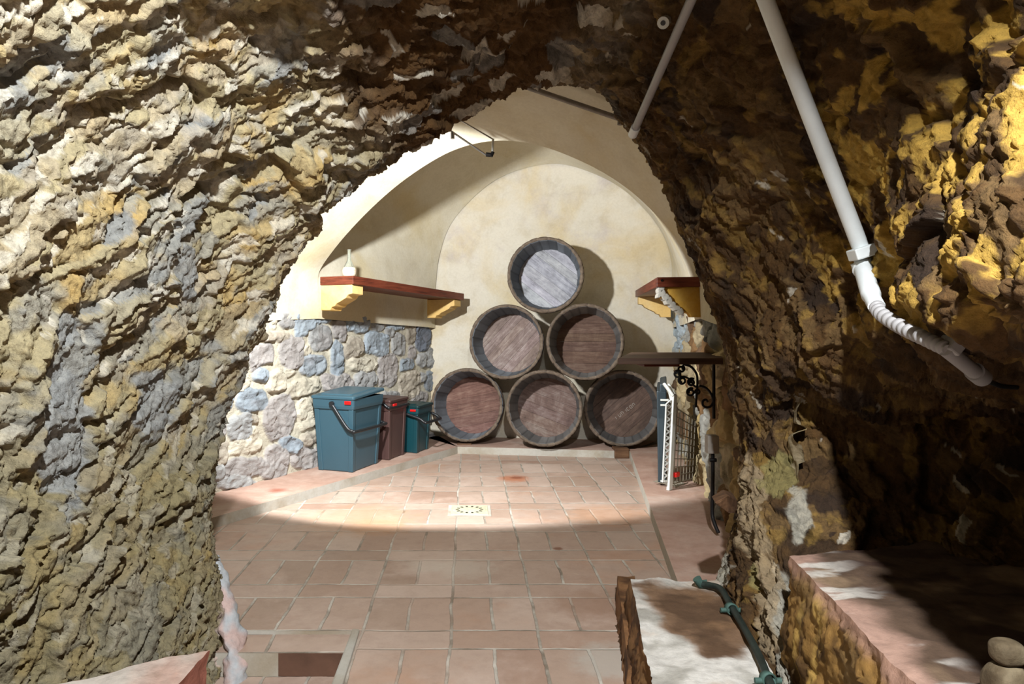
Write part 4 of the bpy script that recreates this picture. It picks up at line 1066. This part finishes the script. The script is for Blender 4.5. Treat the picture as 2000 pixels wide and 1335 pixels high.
# steel tube on the vault
va, vb = (985, 155), (1229, 238)
vy = [min(before(x, y, .05, BV_VAULT, 3.8), 4.3) for x, y in (va, vb)]
pa, pb_ = P(*va, vy[0]), P(*vb, vy[1])
t = thing('steel_tube', 'grey steel tube fixed under the plastered vault, ending at a pipe clamp', 'pipe', pa)
m = MB(); m.tube([pa, pb_], .0125 * vy[0] / 3.5, 14); m.build('tube', M['galv'], t)
m = MB(); q_ = P(1212, 232, vy[1] - .01); m.tube([q_ + np.array([-.004, 0, -.03]), q_ + np.array([.004, 0, .05])], .013, 10); m.box(q_ + np.array([-.004, 0, .06]), (.03, .03, .03)); m.build('clamp', M['galv'], t, .002)
# chrome rod bracket of the cable lighting
by = 4.0
by = min(4.0, min(before(860 + x / 12.136, 210 + y / 12.136, .035, BV_VAULT, 4.0) for x, y in ((430, 270), (1250, 750), (200, 520), (800, 480), (840, 510)))); dv_ = 0
def bq(x, y, dY=0): return P(860 + x / 12.136, 210 + y / 12.136, by + dY)
t = thing('rod_bracket', 'thin bent chrome rod bracket hanging under the white vault edge', 'lamp bracket', bq(450, 280, .1))
m = MB(); m.tube([bq(200, 520), bq(1080, 1120)], .0055, 10); m.tube([bq(430, 270, dv_), bq(1250, 750, .0)], .0042, 10); m.build('rod', M['chrome'], t)
m = MB(); m.tube([bq(1250, 740, 0), bq(1240, 1070, 0)], .0068, 10); m.build('cross_rod', M['whitemetal'], t)
m = MB(); m.tube([bq(1080, 1110), bq(1200, 1120)], .012, 12); m.tube([bq(1200, 1160), bq(1250, 1050)], .0095, 10); m.build('joint', M['iron'], t)
m = MB(); m.tube([bq(290, 590), bq(290, 740)], .011, 12); m.build('end_cap', M['chrome'], t)

# verdigris copper pipe along the pale step
t = thing('copper_pipe', 'greenish copper pipe along the foot of the rock beside the pale step', 'pipe', F(1440, 1200, .22))
pts = [F(1366, 1140, .21), F(1385, 1142, .215), F(1408, 1150, .22), F(1425, 1178, .22), F(1450, 1220, .22), F(1480, 1275, .22), F(1503, 1330, .22), F(1540, 1420, .22)]
m = MB(); m.tube(catmull(pts, 60), .0095, 12); m.build('tube', M['copper'], t)
for x, y in ((1428, 1188), (1500, 1325)):
    q_ = F(x, y, .218); m = MB(); m.tube([q_ + np.array([-.030, 0, -.004]), q_ + np.array([.030, 0, -.004])], .007, 8); m.lathe([(.0125, -.008), (.0165, -.008), (.0165, .008), (.0125, .008)], q_ + np.array([0, 0, .0]), np.stack([np.array([1, 0, 0]), np.array([0, 0, 1]), np.array([.2, -1, 0])], 1), 18, closed=True); m.build('clamp', M['verdi'], t)
q_ = F(1368, 1140, .21); m = MB(); m.tube([q_ + np.array([-.012, .0, .018]), q_, q_ + np.array([.02, -.004, .002])], .0135, 12); m.build('elbow', M['verdi'], t)

# stacked stones on the bench
def pebble(name, c, r, seed, label):
    n, m_ = 40, 26; th = np.linspace(0, 2 * PI, n, endpoint=False); ph = np.linspace(-PI / 2, PI / 2, m_)
    T_, H_ = np.meshgrid(th, ph); sg = lambda v, e: np.sign(v) * np.abs(v) ** e
    x = np.stack([r[0] * sg(np.cos(H_), .6) * sg(np.cos(T_), .75), r[1] * sg(np.cos(H_), .6) * sg(np.sin(T_), .75), r[2] * sg(np.sin(H_), .7)], -1)
    fl_ = x.reshape(-1, 3); x = (fl_ * (1 + .10 * fbm(fl_ * 22 + seed, 3, seed))[:, None]).reshape(x.shape) + np.array(c)
    col = np.tile(np.array(srgb(88, 76, 57)), (n * m_, 1)); nn = fbm(fl_ * 30, 4, seed + 1); col = mixc(col, srgb(62, 50, 34), .8 * sstep(.1, .5, nn)); col = mixc(col, srgb(118, 106, 84), .6 * sstep(-.1, -.5, nn))  # stone tone darkened to carry the penumbra the stones lie in
    o = grid(name, x, M['vcol'], col, True, closed=True); return tag(o, label, 'stone')
ys_ = 1.10
q1 = P(1966, 1272, ys_); q2 = P(1965, 1326, ys_)
hz2 = (q1[2] - .016 - .448) / 2
pebble('rounded_stone', q1, (.0215, .0215, .0175), 5, 'small rounded stone on top of the larger one on the rock bench')
pebble('rounded_stone', (q2[0], q2[1], .447 + hz2), (.029, .029, hz2), 8, 'larger rounded stone on the rock bench, carrying the small one')
